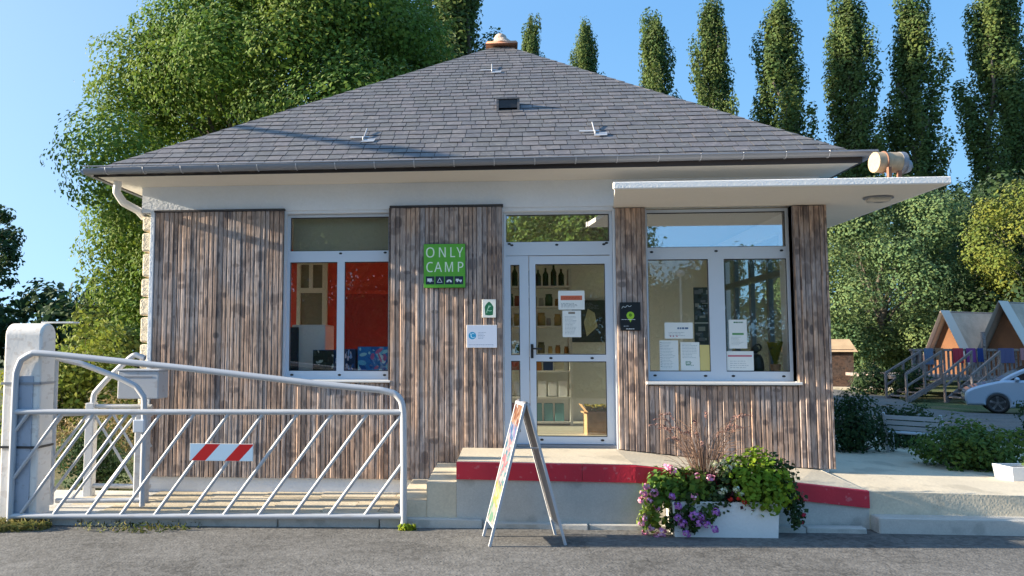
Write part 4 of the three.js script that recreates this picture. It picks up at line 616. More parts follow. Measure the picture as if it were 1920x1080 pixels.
// flowering plants: foliage plus single flower heads
function bloom(r, cols, rng) { const l = []; for (let i = 0; i < 26; i++) { const d = onSphere(rng); d.y = d.y * 0.8 + 0.15; l.push({ p: d.clone().multiplyScalar(r * (0.7 + 0.3 * rng())), n: d.clone().add(onSphere(rng).multiplyScalar(0.5)), s: r * 0.85, c: hue(cols[Math.floor(rng() * cols.length)], rng, 0.25) }); } return leafGeo(l, rng, 0.85); }
function plantOf(name, label, pos, o) {
  const rng = rngOf(o.seed), t = thing(name, label, o.cat ?? 'plant', pos, 0, o.group), lumps = o.lumps.map(([x, y, z, r]) => ({ c: V(x, y, z), r }));
  part(t, 'stems', lumps.map((l) => limb([l.c.x * 0.2, o.root ?? 0, l.c.z * 0.2], l.c.toArray(), 0.007, 0.003, rng, 3)), std({ color: lin(...(o.stem ?? [0.06, 0.08, 0.02])), roughness: 0.9 }));
  part(t, 'foliage', leafGeo(lumpLeaves(lumps, o.per, o.leaf, o.cols, rng), rng, o.aspect ?? 0.85), leafMat);
  if (o.blooms) { const kinds = [0, 1, 2].map(() => bloom(o.br, o.bcols, rng)); for (const [x, y, z] of o.blooms) { const m = part(t, 'flower_head', kinds[Math.floor(rng() * 3)], leafMatFlower); m.position.set(x, y, z); m.rotation.set(rng() * 0.8, rng() * 6, rng() * 0.8); m.scale.setScalar(0.8 + rng() * 0.45); } }
  return t;
}
const PX = 2.0, PZ = 1.42, PYY = 0.22;
plantOf('purple_geranium', 'trailing geranium with purple flower heads spilling over the planter corner', [1.72, PYY, 1.47], { seed: 40, cat: 'geranium', per: 9500, leaf: 0.048, cols: [[0.06, 0.12, 0.02], [0.035, 0.075, 0.018]],
  lumps: [[-0.02, 0.05, 0.02, 0.12], [-0.12, -0.02, 0.06, 0.12], [-0.02, -0.09, 0.09, 0.11], [0.12, -0.04, 0.09, 0.1], [-0.18, -0.14, 0.06, 0.1], [-0.05, -0.17, 0.09, 0.08]],
  br: 0.036, bcols: [[0.5, 0.2, 0.54], [0.58, 0.28, 0.62], [0.44, 0.15, 0.5]], blooms: [[-0.21, 0.1, 0.12], [-0.17, 0.02, 0.15], [-0.04, -0.05, 0.19], [0.03, -0.06, 0.18], [0.0, -0.12, 0.19], [-0.17, -0.08, 0.16], [-0.13, -0.13, 0.17], [0.15, -0.02, 0.18], [0.14, -0.17, 0.17], [-0.1, -0.22, 0.15], [0.07, -0.13, 0.19]] });
plantOf('pink_geranium', 'bushy geranium with pale pink flower heads at the left end of the planter', [1.58, PYY, 1.37], { seed: 41, cat: 'geranium', per: 8500, leaf: 0.055, cols: [[0.13, 0.22, 0.03], [0.11, 0.2, 0.03], [0.17, 0.25, 0.04]],
  lumps: [[0.0, 0.18, 0.0, 0.16], [-0.16, 0.16, 0.05, 0.15], [0.16, 0.2, 0.03, 0.14], [-0.22, 0.04, 0.1, 0.13], [-0.24, -0.12, 0.1, 0.12], [0.12, 0.1, 0.1, 0.13], [0.26, 0.14, 0.05, 0.12], [-0.06, 0.1, 0.12, 0.12]],
  br: 0.036, bcols: [[0.72, 0.32, 0.5], [0.78, 0.45, 0.58], [0.66, 0.25, 0.44]], blooms: [[-0.28, 0.16, 0.14], [-0.3, 0.1, 0.15], [-0.26, 0.05, 0.18], [-0.32, 0.04, 0.12], [-0.2, 0.0, 0.2], [-0.29, -0.1, 0.16], [-0.32, -0.16, 0.14], [-0.25, -0.19, 0.18], [-0.3, -0.24, 0.14], [-0.2, -0.26, 0.18], [-0.06, 0.33, 0.04], [-0.02, 0.3, 0.08], [0.18, 0.26, 0.1], [0.13, 0.1, 0.2], [0.3, 0.24, 0.1], [-0.22, 0.12, 0.19], [-0.16, -0.22, 0.2]] });
plantOf('lime_coleus', 'bright lime green leafy plant at the right end of the planter', [2.28, PYY, 1.38], { seed: 42, per: 9500, leaf: 0.05, cols: [[0.24, 0.33, 0.02], [0.2, 0.3, 0.025], [0.15, 0.26, 0.02]],
  lumps: [[0, 0.2, 0.04, 0.2], [-0.14, 0.29, 0.0, 0.16], [0.15, 0.24, 0.05, 0.18], [0.04, 0.36, -0.02, 0.15], [0.2, 0.12, 0.1, 0.15], [-0.08, 0.12, 0.13, 0.15], [0.08, 0.08, 0.15, 0.14]] });
plantOf('trailing_ivy', 'dark green trailing plant hanging over the right end of the planter', [2.55, PYY, 1.4], { seed: 43, per: 8500, leaf: 0.042, cols: G_DARK, lumps: [[0, 0.25, -0.05, 0.15], [0.04, 0.1, 0.02, 0.14], [0.06, -0.02, 0.05, 0.11], [0.07, -0.12, 0.05, 0.08], [-0.08, 0.33, -0.06, 0.12]], br: 0.022, bcols: [[0.5, 0.04, 0.08]], blooms: [[0.12, -0.06, 0.1], [0.1, -0.13, 0.1]] });
plantOf('white_flower', 'plant with creamy white flower clusters in the middle of the planter', [1.98, PYY, 1.36], { seed: 44, per: 8000, leaf: 0.04, cols: [[0.06, 0.1, 0.03], [0.045, 0.08, 0.025]], lumps: [[0.0, 0.12, 0.08, 0.14], [0.06, 0.25, 0, 0.13], [0.14, 0.3, -0.02, 0.1], [-0.06, 0.06, 0.14, 0.13]], br: 0.034, bcols: [[0.66, 0.66, 0.5], [0.55, 0.6, 0.38]], blooms: [[0.02, 0.38, 0.06], [0.08, 0.4, 0.04], [-0.05, 0.36, 0.08], [0.13, 0.36, 0.06], [0.1, 0.16, 0.19], [0.14, 0.12, 0.2], [-0.02, 0.14, 0.2], [0.06, 0.33, 0.1]] });
plantOf('red_begonia', 'dark red leaved begonia at the front rim of the planter', [2.1, PYY, 1.48], { seed: 45, per: 5200, leaf: 0.034, cols: [[0.09, 0.012, 0.015], [0.05, 0.01, 0.014], [0.12, 0.03, 0.015]], lumps: [[0, 0.06, 0.03, 0.1], [0.1, 0.06, 0.03, 0.09], [-0.1, 0.05, 0.04, 0.07]], br: 0.022, bcols: [[0.5, 0.03, 0.02]], blooms: [[-0.02, 0.09, 0.12], [0.03, 0.06, 0.13], [-0.08, 0.08, 0.1]] });
{ // feathery grass with arching plumes
  const rng = rngOf(46), t = thing('fountain_grass', 'tall wispy reddish brown ornamental grass rising from the planter', 'ornamental grass', [1.86, PYY, 1.34]);
  const blades = [], plumes = [];
  for (let i = 0; i < 170; i++) { const az = rng() * 6.28, o = 0.06 + rng() * 0.3, h = 0.34 + rng() * 0.42, c = Math.cos(az), s = Math.sin(az); blades.push(tube([[c * 0.02, 0, s * 0.02], [c * o * 0.35, h * 0.55, s * o * 0.35], [c * o * 0.8, h * 0.95, s * o * 0.8], [c * o * 1.25, h, s * o * 1.25]], 0.0019, 6, 3)); }
  for (let i = 0; i < 16; i++) { const az = rng() * 6.28, o = 0.12 + rng() * 0.26, h = 0.56 + rng() * 0.3, c = Math.cos(az), s = Math.sin(az); plumes.push([V(c * o * 0.85, h * 0.93, s * o * 0.85), V(c * o, h, s * o), V(c * o * 1.3, h * 0.99, s * o * 1.3)]); blades.push(tube([[0, 0, 0], [c * o * 0.4, h * 0.55, s * o * 0.4], [c * o * 0.85, h * 0.93, s * o * 0.85]], 0.003, 6, 3)); }
  part(t, 'blades', blades, std({ color: lin(0.14, 0.085, 0.062), roughness: 0.9 }));
  plumes.forEach((p) => { const l = []; const cv = new THREE.CatmullRomCurve3(p); for (let i = 0; i < 60; i++) { const q = rng(), d = onSphere(rng); l.push({ p: cv.getPoint(q).addScaledVector(d, 0.018 * Math.sin(Math.PI * Math.min(0.96, q * 0.8 + 0.16)) * rng()), n: d, s: 0.026, c: hue([0.33, 0.2, 0.18], rng, 0.3) }); } part(t, 'plume', leafGeo(l, rng, 0.25), leafMatFlower); });
}
plantOf('pink_bedding', 'low magenta flowering plant in the small planter at the right edge', [5.5, 0.36, 0.08], { seed: 47, per: 5200, leaf: 0.034, cols: G_MID, lumps: [[0, 0.04, 0, 0.1], [0.12, 0.0, 0.05, 0.1]], br: 0.03, bcols: [[0.5, 0.06, 0.25]], blooms: [[-0.02, 0.1, 0.09], [0.1, 0.07, 0.1], [0.18, -0.02, 0.1], [0.14, -0.08, 0.12]] });
// weeds along the kerb
function tuft(name, label, pos, n, rad, h, cols, seed) { const rng = rngOf(seed), l = []; for (let i = 0; i < n; i++) { const a = rng() * 6.28, d = Math.sqrt(rng()) * rad; const y = rng() * h; l.push({ p: V(Math.cos(a) * d, y, Math.sin(a) * d * 0.45), n: V(Math.cos(a) + (rng() - 0.5), 0.3, Math.sin(a) + (rng() - 0.5)), s: h * 0.9, c: hue(cols[Math.floor(rng() * cols.length)], rng, 0.3) }); } const m = single(name, label, 'weed', leafGeo(l, rng, 0.3), leafMat, pos); if (name === 'grass_tuft') m.userData.kind = 'stuff'; return m; }
tuft('dandelion', 'yellow green weed on the road beside the free end of the gate', [-0.88, roadY(-0.88), 1.46], 260, 0.085, 0.05, [[0.34, 0.38, 0.02], [0.2, 0.3, 0.03]], 50);
tuft('grass_tuft', 'patch of dry grass at the foot of the white gate post', [-4.75, roadY(-4.7), 1.5], 900, 0.42, 0.07, [[0.16, 0.17, 0.05], [0.22, 0.2, 0.07]], 51);
tuft('grass_tuft', 'sparse grass strip along the kerb under the left gate', [-3.5, roadY(-3.5), 1.4], 420, 0.62, 0.05, [[0.1, 0.13, 0.03], [0.18, 0.17, 0.06]], 52);

// ---------------------------------------------------------------- right background: hut, tents, deck, stairs, laundry, car
M.deckWood = std({ map: woodMap, color: lin(0.9, 0.88, 0.9), roughness: 0.9 });
M.canvasTan = std({ map: rep(paveMap, 0.5, 0.5), color: lin(1.0, 0.95, 0.95), roughness: 0.9 });
M.canvasBrown = std({ map: rep(paveMap, 0.5, 0.5), color: lin(0.33, 0.17, 0.1), roughness: 0.95 });
{
  const h = thing('garden_hut', 'small brown wooden hut with tan roof behind the building corner', 'hut', [13.9, -0.12, -26.6], -0.2);
  part(h, 'wall', [B(-1.3, 1.25, 0, 1.66, -1.2, 0.6)], std({ map: woodMap, color: lin(0.28, 0.2, 0.16) }));
  part(h, 'roof', quadMesh([[[-1.4, 1.55, 0.75], [1.4, 1.55, 0.75], [1.3, 2.1, -0.3], [-1.4, 2.1, -0.3]], [[1.4, 1.55, 0.75], [1.4, 1.5, -1.4], [1.3, 2.1, -0.3]], [[-1.4, 2.1, -0.3], [1.3, 2.1, -0.3], [1.4, 1.55, -1.4], [-1.4, 1.55, -1.4]], [[-1.4, 1.5, 0.7], [-1.4, 1.5, -1.4], [1.4, 1.5, -1.4], [1.4, 1.5, 0.7]]]), std({ map: rep(paveMap, 0.5, 0.5), color: lin(1.0, 0.8, 0.6) }));
  part(h, 'door', [B(0.1, 0.3, 0.05, 1.3, 0.601, 0.62)], M.whitePaint);
  part(h, 'base_slab', B(-1.6, 2.6, -0.05, 0.06, -1.4, 1.2), M.floorConc);
}
function tent(label, pos, turn, hw, h, len) {
  const t = thing('ridge_tent', label, 'tent', pos, turn, 'ridge tents on the timber deck');
  part(t, 'gable_wall', quadMesh([[[-hw * 0.94, 0, -0.45], [hw * 0.94, 0, -0.45], [0, h * 0.95, -0.45]]]), M.canvasBrown); part(t, 'gable_wall', quadMesh([[[hw * 0.9, 0, -len + 0.1], [-hw * 0.9, 0, -len + 0.1], [0, h * 0.93, -len + 0.1]]]), M.canvasBrown);
  for (const s of [-1, 1]) { const e = [s * hw * 1.1, -h * 0.1], q = (z0, z1, o) => [[e[0] + s * o, e[1], z0], [e[0] + s * o, e[1], z1], [0, h + o, z1], [0, h + o, z0]]; part(t, 'roof_panel', quadMesh([q(-0.2, -len, 0), q(-0.2, -len, -0.03)]), M.canvasTan); part(t, 'fly_strip', quadMesh([q(0.0, -0.55, 0.03), q(0, -0.55, 0.01)]), std({ color: lin(0.62, 0.58, 0.52), roughness: 0.9 })); }
  part(t, 'ridge_pole', bar([0, h - 0.04, 0.02], [0, h - 0.04, -len], 0.03), M.deckWood);
  return t;
}
tent('smaller pale ridge tent with brown gable behind the hanging laundry', [16.6, 0.6, -22], -1.05, 1.05, 2.4, 3.4);
tent('larger pale ridge tent cut by the right edge behind the parked car', [17.6, 0.6, -20.2], -1.08, 1.25, 2.65, 4.2);
{
  const d = thing('timber_deck', 'raised grey timber deck with balustrade under the ridge tents', 'deck', [0, 0, 0]);
  part(d, 'deck_floor', [B(13.9, 21.5, 0.5, 0.62, -24, -19)], M.deckWood);
  for (const x of [14.0, 16.3, 18.6, 20.9]) part(d, 'post', B(x, x + 0.1, -0.12, x === 16.3 ? 2.15 : 1.55, -19.1, -19), M.deckWood);
  part(d, 'hand_rail', B(13.95, 16.3, 1.5, 1.58, -19.12, -18.98), M.deckWood); part(d, 'hand_rail', B(16.4, 21.4, 1.5, 1.58, -19.12, -18.98), M.deckWood);
  for (let i = 0; i < 50; i++) { const x = 14.15 + i * 0.145; if (Math.abs(x - 16.35) > 0.08) part(d, 'baluster', B(x, x + 0.06, 0.62, 1.5, -19.07, -19.03), M.deckWood); }
}
function stairs(label, pos, turn) {
  const s = thing('wooden_stairs', label, 'stairs', pos, turn, 'wooden stairs up to the tent deck');
  for (let i = 0; i < 5; i++) part(s, 'tread', B(i * 0.26, i * 0.26 + 0.28, 0.1 + i * 0.13, 0.14 + i * 0.13, -0.45, 0.45), M.deckWood);
  for (const z of [-0.45, 0.45]) { part(s, 'stringer', beam([-0.05, 0.0, z], [1.3, 0.68, z], 0.05, 0.16), M.deckWood); part(s, 'hand_rail', beam([-0.1, 0.85, z], [1.3, 1.6, z], 0.05, 0.07), M.deckWood); part(s, 'mid_rail', beam([-0.1, 0.45, z], [1.3, 1.2, z], 0.04, 0.06), M.deckWood); for (const x of [-0.08, 0.6, 1.25]) part(s, 'newel', beam([x, -0.1 + Math.max(0, x * 0.5), z], [x, 0.9 + x * 0.53, z], 0.06, 0.06), M.deckWood); }
  return s;
}
stairs('left wooden stairs leading up to the deck of the smaller tent', [13.1, -0.1, -18.2], 0.25);
stairs('right wooden stairs leading up beside the tall wooden post', [14.6, -0.1, -17.4], 0.45);
{
  const cloth = (label, x, w, h, col, y = 1.6) => { const n = 8, q = []; for (let i = 0; i < n; i++) { const f = (k) => [x + (w * k) / n, 0.02 * Math.sin(k * 2.1 + x) ]; const [a, za] = f(i), [b, zb] = f(i + 1); q.push([[a, y - h, -18.93 + za], [b, y - h, -18.93 + zb], [b, y, -18.95], [a, y, -18.95]], [[a, y, -18.95], [b, y, -18.95], [b, y, -19.15], [a, y, -19.15]]); } return single('hanging_towel', label, 'towel', quadMesh(q), std({ color: lin(...col), roughness: 0.95, side: THREE.DoubleSide }), [0, 0, 0], 0, 'laundry hung over the deck rail'); };
  cloth('bright red towel hung over the deck rail', 15.28, 0.34, 0.5, [0.42, 0.035, 0.06]); cloth('purple towel hung over the deck rail right of the red one', 15.72, 0.3, 0.48, [0.2, 0.05, 0.22]); cloth('pale blue towel hung over the deck rail at the left', 14.35, 0.3, 0.55, [0.12, 0.17, 0.26]); cloth('brown patterned cloth on the rail between the blue and red towels', 14.72, 0.26, 0.4, [0.3, 0.16, 0.09]); cloth('dark blue towel hung over the rail beside the tall post', 16.08, 0.18, 0.46, [0.02, 0.05, 0.2]); cloth('violet blue cloth hung on the rail right of the tall post', 16.75, 0.5, 0.5, [0.1, 0.1, 0.2]); cloth('pinkish towel hung on the rail of the larger tent', 17.45, 0.3, 0.4, [0.4, 0.2, 0.22]);
}
{ // parked hatchback, nose to the left
  const c = thing('parked_car', 'silver blue hatchback parked on the verge, cut by the right edge', 'car', [14.3, -0.1, -13.0], -0.45); c.scale.setScalar(0.88);
  const body = new THREE.Shape(); body.moveTo(-1.98, 0.3); body.quadraticCurveTo(-2.06, 0.5, -1.97, 0.62); body.quadraticCurveTo(-1.8, 0.76, -1.1, 0.92); body.lineTo(1.85, 0.98); body.quadraticCurveTo(2.0, 0.75, 1.96, 0.3); body.lineTo(1.62, 0.26); body.absarc(1.28, 0.3, 0.35, 0, Math.PI, false); body.lineTo(-0.92, 0.24); body.absarc(-1.27, 0.3, 0.35, 0, Math.PI, false); body.closePath();
  const ex = (s, w, bv) => mapBox(new THREE.ExtrudeGeometry(s, { depth: w, bevelEnabled: true, bevelSize: bv, bevelThickness: bv, bevelSegments: 4, curveSegments: 12 }).translate(0, 0, -w / 2));
  const paintM = new THREE.MeshPhysicalMaterial({ color: lin(0.36, 0.46, 0.58), metalness: 0.4, roughness: 0.35, clearcoat: 1, clearcoatRoughness: 0.08 });
  part(c, 'body', ex(body, 1.5, 0.07), paintM);
  const gh = new THREE.Shape(); gh.moveTo(-1.2, 0.9); gh.quadraticCurveTo(-0.6, 1.36, -0.05, 1.44); gh.quadraticCurveTo(0.9, 1.5, 1.5, 1.36); gh.lineTo(1.88, 0.95); gh.closePath();
  part(c, 'cabin', ex(gh, 1.22, 0.06), paintM);
  const wn = new THREE.Shape(); wn.moveTo(-0.98, 0.97); wn.quadraticCurveTo(-0.5, 1.32, 0.0, 1.39); wn.lineTo(0.12, 1.39); wn.lineTo(0.12, 1.0); wn.closePath(); const wn2 = new THREE.Shape(); wn2.moveTo(0.2, 1.0); wn2.lineTo(0.2, 1.39); wn2.quadraticCurveTo(0.9, 1.42, 1.35, 1.3); wn2.lineTo(1.55, 1.02); wn2.closePath();
  const gm = std({ color: lin(0.012, 0.015, 0.02), roughness: 0.08 });
  for (const s of [wn, wn2]) part(c, 'side_window', [new THREE.ExtrudeGeometry(s, { depth: 0.012, bevelEnabled: false }).translate(0, 0, 0.668), new THREE.ExtrudeGeometry(s, { depth: 0.012, bevelEnabled: false }).translate(0, 0, -0.68)], gm);
  part(c, 'windscreen', quadMesh([[[-1.14, 0.99, -0.55], [-1.14, 0.99, 0.55], [-0.5, 1.42, 0.5], [-0.5, 1.42, -0.5]]]), gm);
  const tyre = new THREE.TorusGeometry(0.245, 0.075, 10, 24), rim = merged([new THREE.CylinderGeometry(0.2, 0.2, 0.1, 20).rotateX(Math.PI / 2), ...[0, 1, 2, 3, 4].map((i) => new THREE.BoxGeometry(0.06, 0.2, 0.12).translate(0, 0.1, 0).rotateZ(i * 1.2566))]);
  for (const [x, z] of [[-1.27, 0.72], [1.28, 0.72], [-1.27, -0.72], [1.28, -0.72]]) { const w = part(c, 'wheel', new THREE.CylinderGeometry(0.19, 0.19, 0.12, 20).rotateX(Math.PI / 2), M.black); w.position.set(x, 0.3, z); part(w, 'tyre', tyre, M.black); part(w, 'rim', rim, M.steel); }
  for (const z of [-0.56, 0.56]) part(c, 'headlight', new THREE.SphereGeometry(0.14, 12, 8).scale(1.5, 0.6, 0.9).rotateZ(0.35).translate(-1.75, 0.68, z * 1.15), std({ color: lin(0.7, 0.72, 0.75), roughness: 0.15 }));
  part(c, 'bumper_grille', RB(-2.08, -1.9, 0.3, 0.42, -0.5, 0.5, 0.03), M.black);
  part(c, 'mirror', new THREE.SphereGeometry(0.09, 10, 8).scale(0.8, 0.8, 1.3).translate(-0.78, 1.02, 0.86), paintM);
}

// ---------------------------------------------------------------- inside the building
{
  const cool = thing('drinks_fridge', 'white fridge with dark door inside the left window', 'fridge', [-2.42, 0.5, -0.85]);
  part(cool, 'cabinet', mapBox(new RoundedBoxGeometry(0.42, 1.42, 0.5, 2, 0.015).translate(0.06, 0.71, -0.02)), M.white); part(cool, 'door', mapBox(new RoundedBoxGeometry(0.17, 1.36, 0.04, 1, 0.01).translate(-0.14, 0.71, 0.255)), std({ color: lin(0.02, 0.035, 0.07), roughness: 0.2 }));
  const tb = thing('display_table', 'low table behind the left window carrying printed boxes', 'table', [-1.85, 0.5, -0.65]); part(tb, 'tabletop', B(-0.42, 0.62, 0.78, 0.82, -0.28, 0.28), M.shelf); for (const [x, z] of [[-0.38, -0.24], [0.58, -0.24], [-0.38, 0.24], [0.58, 0.24]]) part(tb, 'leg', beam([x, 0, z], [x, 0.78, z], 0.05, 0.05), M.shelf);
  const pic = (seed, bg, cs) => std({ roughness: 0.5, map: canvasTex(256, 160, (x, w, h) => { const r = rngOf(seed); x.fillStyle = bg; x.fillRect(0, 0, w, h); for (let i = 0; i < 34; i++) { x.fillStyle = cs[Math.floor(r() * cs.length)]; x.beginPath(); x.ellipse(r() * w, r() * h, 6 + r() * 30, 4 + r() * 18, r() * 3, 0, 7); x.fill(); } }) });
  const pbox = (label, x, y, z, w, h, d, mat, turn = 0) => { const o = thing('printed_box', label, 'box', [x, y, z], turn); part(o, 'carton', mapBox(new RoundedBoxGeometry(w, h, d, 1, 0.006).translate(0, h / 2, 0)), std({ color: lin(0.05, 0.12, 0.3) })); part(o, 'front_print', new THREE.PlaneGeometry(w - 0.01, h - 0.01).translate(0, h / 2, d / 2 + 0.002), mat); return o; };
  pbox('blue printed box with pale swirls at the right of the left window', -1.5, 1.322, -0.52, 0.42, 0.33, 0.2, pic(4, '#2a7fc8', ['#6fc6e8', '#e8f0f4', '#d36aa0', '#1c5fb0', '#a9e0ea']));
  pbox('dark blue printed box in the middle of the left window', -1.86, 1.322, -0.5, 0.24, 0.3, 0.18, pic(5, '#15305c', ['#2d5ca0', '#8fa9d8', '#d8c7d4', '#0c1d3c']));
  pbox('green printed box at the right edge inside the left window', -1.24, 1.322, -0.5, 0.12, 0.26, 0.18, pic(6, '#4c8a4a', ['#8fc06a', '#d9d48a', '#2f6a40']));
  pbox('black and white printed box beside the fridge', -2.12, 1.322, -0.5, 0.26, 0.29, 0.2, pic(7, '#141616', ['#3a3f38', '#c9c8bb', '#0a0a0a', '#232a20']));
  // shelves in the shop
  const sh = thing('shop_shelf', 'tall white shelf unit with bottles and jars behind the glass door', 'shelf unit', [0.5, 0.5, -2.75]);
  part(sh, 'side_panel', B(-0.62, -0.58, 0, 2.3, -0.3, 0), M.shelf); part(sh, 'side_panel', B(0.5, 0.54, 0, 2.3, -0.3, 0), M.shelf);
  const levels = [0.06, 0.42, 0.8, 1.05, 1.46, 1.75, 2.05]; for (const y of levels) part(sh, 'shelf_board', B(-0.58, 0.5, y - 0.025, y, -0.3, 0), M.shelf);
  const bot = new THREE.LatheGeometry([[0, 0], [0.037, 0], [0.038, 0.01], [0.038, 0.19], [0.014, 0.25], [0.014, 0.3], [0, 0.3]].map((p) => new THREE.Vector2(...p)), 12), jar = new THREE.LatheGeometry([[0, 0], [0.04, 0], [0.042, 0.09], [0.034, 0.105], [0.036, 0.13], [0, 0.13]].map((p) => new THREE.Vector2(...p)), 10);
  const bm = std({ color: lin(0.012, 0.016, 0.014), roughness: 0.12 });
  const names = ['short dark', 'tall dark', 'slim dark', 'broad dark', 'dark', 'small dark', 'dark green'];
  for (let i = 0; i < 9; i++) { const b = single('wine_bottle', 'dark wine bottle on the top board of the shop shelf', 'bottle', bot, bm, [-0.02 + i * 0.115, 2.55, -2.88 + (i % 2) * 0.06], 0, 'bottles on the top shelf'); b.scale.set(1.15, 0.8 + 0.25 * ((i * 7) % 5) / 4, 1.15); }
  const jc = [[0.3, 0.04, 0.03], [0.35, 0.15, 0.03], [0.1, 0.07, 0.03], [0.45, 0.3, 0.1], [0.05, 0.1, 0.05], [0.4, 0.38, 0.34]].map((c) => std({ color: lin(...c), roughness: 0.3 })), r = rngOf(9);
  for (const [ly, n] of [[1.75, 9], [1.46, 8], [1.05, 9]]) for (let i = 0; i < n; i++) { const j = single('jam_jar', ly === 1.75 ? 'small coloured jar on the second board of the shop shelf' : ly === 1.46 ? 'small coloured jar on the middle board of the shop shelf' : 'small coloured jar on the board at door handle height', 'jar', jar, jc[Math.floor(r() * 6)], [0.0 + i * 0.118 + r() * 0.02, 0.5 + ly, -2.9 + r() * 0.06], 0, ly === 1.75 ? 'jars on the second board' : ly === 1.46 ? 'jars on the middle board' : 'jars on the board at handle height'); j.scale.setScalar(0.8 + r() * 0.7); }
  for (let i = 0; i < 4; i++) { const b = thing('white_carton', 'plain white carton standing on the lower shelf board', 'carton', [0.45 + i * 0.15, 0.92, -2.85], 0, 'white cartons on the lower shelf'); part(b, 'carton_body', mapBox(new RoundedBoxGeometry(0.12, 0.2 + 0.04 * (i % 2), 0.12, 1, 0.005).translate(0, 0.11, 0)), M.white); }
  for (let i = 0; i < 6; i++) { const b = thing('packet', i < 3 ? 'dark red packet on the bottom shelf board' : 'teal packet on the bottom shelf board', 'packet', [0.05 + i * 0.16, 0.56, -2.85], 0, i < 3 ? 'red packets' : 'teal packets'); part(b, 'packet_body', mapBox(new RoundedBoxGeometry(0.13, 0.26, 0.1, 1, 0.01).translate(0, 0.13, 0)), std({ color: i < 3 ? lin(0.2, 0.05, 0.06) : lin(0.1, 0.28, 0.28) })); }
  [['dark green', 0.06, 0.16, 0.1], ['red', 0.42, 0.04, 0.04], ['brown', 0.2, 0.1, 0.05], ['orange', 0.5, 0.18, 0.04], ['navy', 0.03, 0.05, 0.16], ['cream', 0.6, 0.55, 0.42]].forEach(([n, ...c], i) => { const b = thing('biscuit_tin', n + ' tin standing on the board below the door handle', 'tin', [0.03 + i * 0.165, 1.3, -2.86]); part(b, 'tin_body', mapBox(new RoundedBoxGeometry(0.14, 0.2 - 0.03 * (i % 2), 0.12, 2, 0.012).translate(0, 0.1 - 0.015 * (i % 2), 0)), std({ color: lin(...c), roughness: 0.4 })); });
  const cb = thing('cardboard_box', 'open cardboard box on the shop floor behind the door', 'box', [1.26, 0.5, -1.7], 0.1); part(cb, 'carton', [B(-0.16, 0.16, 0, 0.3, -0.12, 0.12), B(-0.2, -0.16, 0.28, 0.3, -0.12, 0.12)], M.cardboard); part(cb, 'flap', [beam([-0.16, 0.3, 0.1], [-0.24, 0.4, 0.1], 0.24, 0.006)], M.cardboard);
  const rg = rngOf(19), ll = []; for (let i = 0; i < 260; i++) ll.push({ p: V((rg() - 0.5) * 0.3, rg() * 0.08, (rg() - 0.5) * 0.2), n: onSphere(rg), s: 0.05, c: hue([0.4, 0.33, 0.05], rg, 0.3) }); single('produce', 'yellow green produce heaped in the open cardboard box', 'produce', leafGeo(ll, rg, 0.6), leafMat, [1.26, 0.8, -1.7]);
  // wall poster behind the door
  const wp = thing('map_poster', 'dark framed map poster with a yellow patch on the shop wall', 'poster', [1.38, 2.05, -3.58]); plate(wp, 0.55, 0.66, 0.02, canvasTex(256, 300, (x, w, h) => { x.fillStyle = '#3c4248'; x.fillRect(0, 0, w, h); x.fillStyle = '#c8c49a'; x.beginPath(); x.moveTo(120, 60); x.lineTo(170, 90); x.lineTo(190, 190); x.lineTo(110, 260); x.lineTo(90, 160); x.fill(); textLines(x, 14, 18, 220, 5, 10, '#7d858c', 4, 8); textLines(x, 20, 90, 70, 16, 12, '#59616a', 4, 18); }), M.black);
  // notices taped inside the glass
  const sheet = (name, label, cat, x0, x1, y0, y1, z, draw, tilt = 0) => { const o = single(name, label, cat, new THREE.PlaneGeometry(x1 - x0, y1 - y0, 4, 4), null, [(x0 + x1) / 2, (y0 + y1) / 2, z]); const p = o.geometry.attributes.position; for (let i = 0; i < p.count; i++) p.setZ(i, 0.004 * Math.cos(p.getX(i) * 9 + x0 * 5)); o.geometry.computeVertexNormals(); o.rotation.z = tilt; const W = 220, H = Math.round((220 * (y1 - y0)) / (x1 - x0)); o.material = std({ map: canvasTex(W, H, (x) => { x.fillStyle = '#e8ebe8'; x.fillRect(0, 0, W, H); draw(x, W, H); }), roughness: 0.7, side: THREE.DoubleSide }); return o; };
  const zi = -0.116;
  sheet('door_notice', 'landscape white notice with an orange band on the glass door', 'notice', 0.652, 0.947, 2.07, 2.285, zi, (x, w, h) => { x.fillStyle = '#cf6a4a'; x.fillRect(20, h * 0.26, w - 40, h * 0.24); textLines(x, 26, h * 0.34, w - 50, 2, 9, '#b04e34', 5, 2); textLines(x, 24, h * 0.66, w - 60, 4, 10, '#8f9a9c', 4, 12); });
  sheet('door_notice', 'portrait white notice below the orange one on the glass door', 'notice', 0.697, 0.905, 1.758, 2.06, zi - 0.003, (x, w, h) => { x.fillStyle = '#8a8276'; x.fillRect(70, 16, 80, 26); textLines(x, 26, 70, w - 60, 14, 16, '#9aa4a6', 5, 13); });
  sheet('window_notice', 'landscape white notice with blue lettering inside the right window', 'notice', 1.83, 2.14, 1.74, 1.92, zi, (x, w, h) => { textLines(x, 100, h * 0.3, 100, 1, 9, '#3e5f86', 14, 2); textLines(x, 30, h * 0.6, w - 80, 3, 12, '#a7b0b4', 4, 3); x.fillStyle = '#b5485a'; for (const q of [40, 62, 90]) x.fillRect(q, h * 0.82, 10, 8); });
  sheet('window_notice', 'left of the two lower white notices inside the right window', 'notice', 1.77, 1.975, 1.385, 1.72, zi, (x, w, h) => { textLines(x, 20, 20, w - 60, 18, 18, '#9fb0b2', 5, 21); textLines(x, 10, 20, 12, 12, 26, '#4c5a5c', 8, 22); });
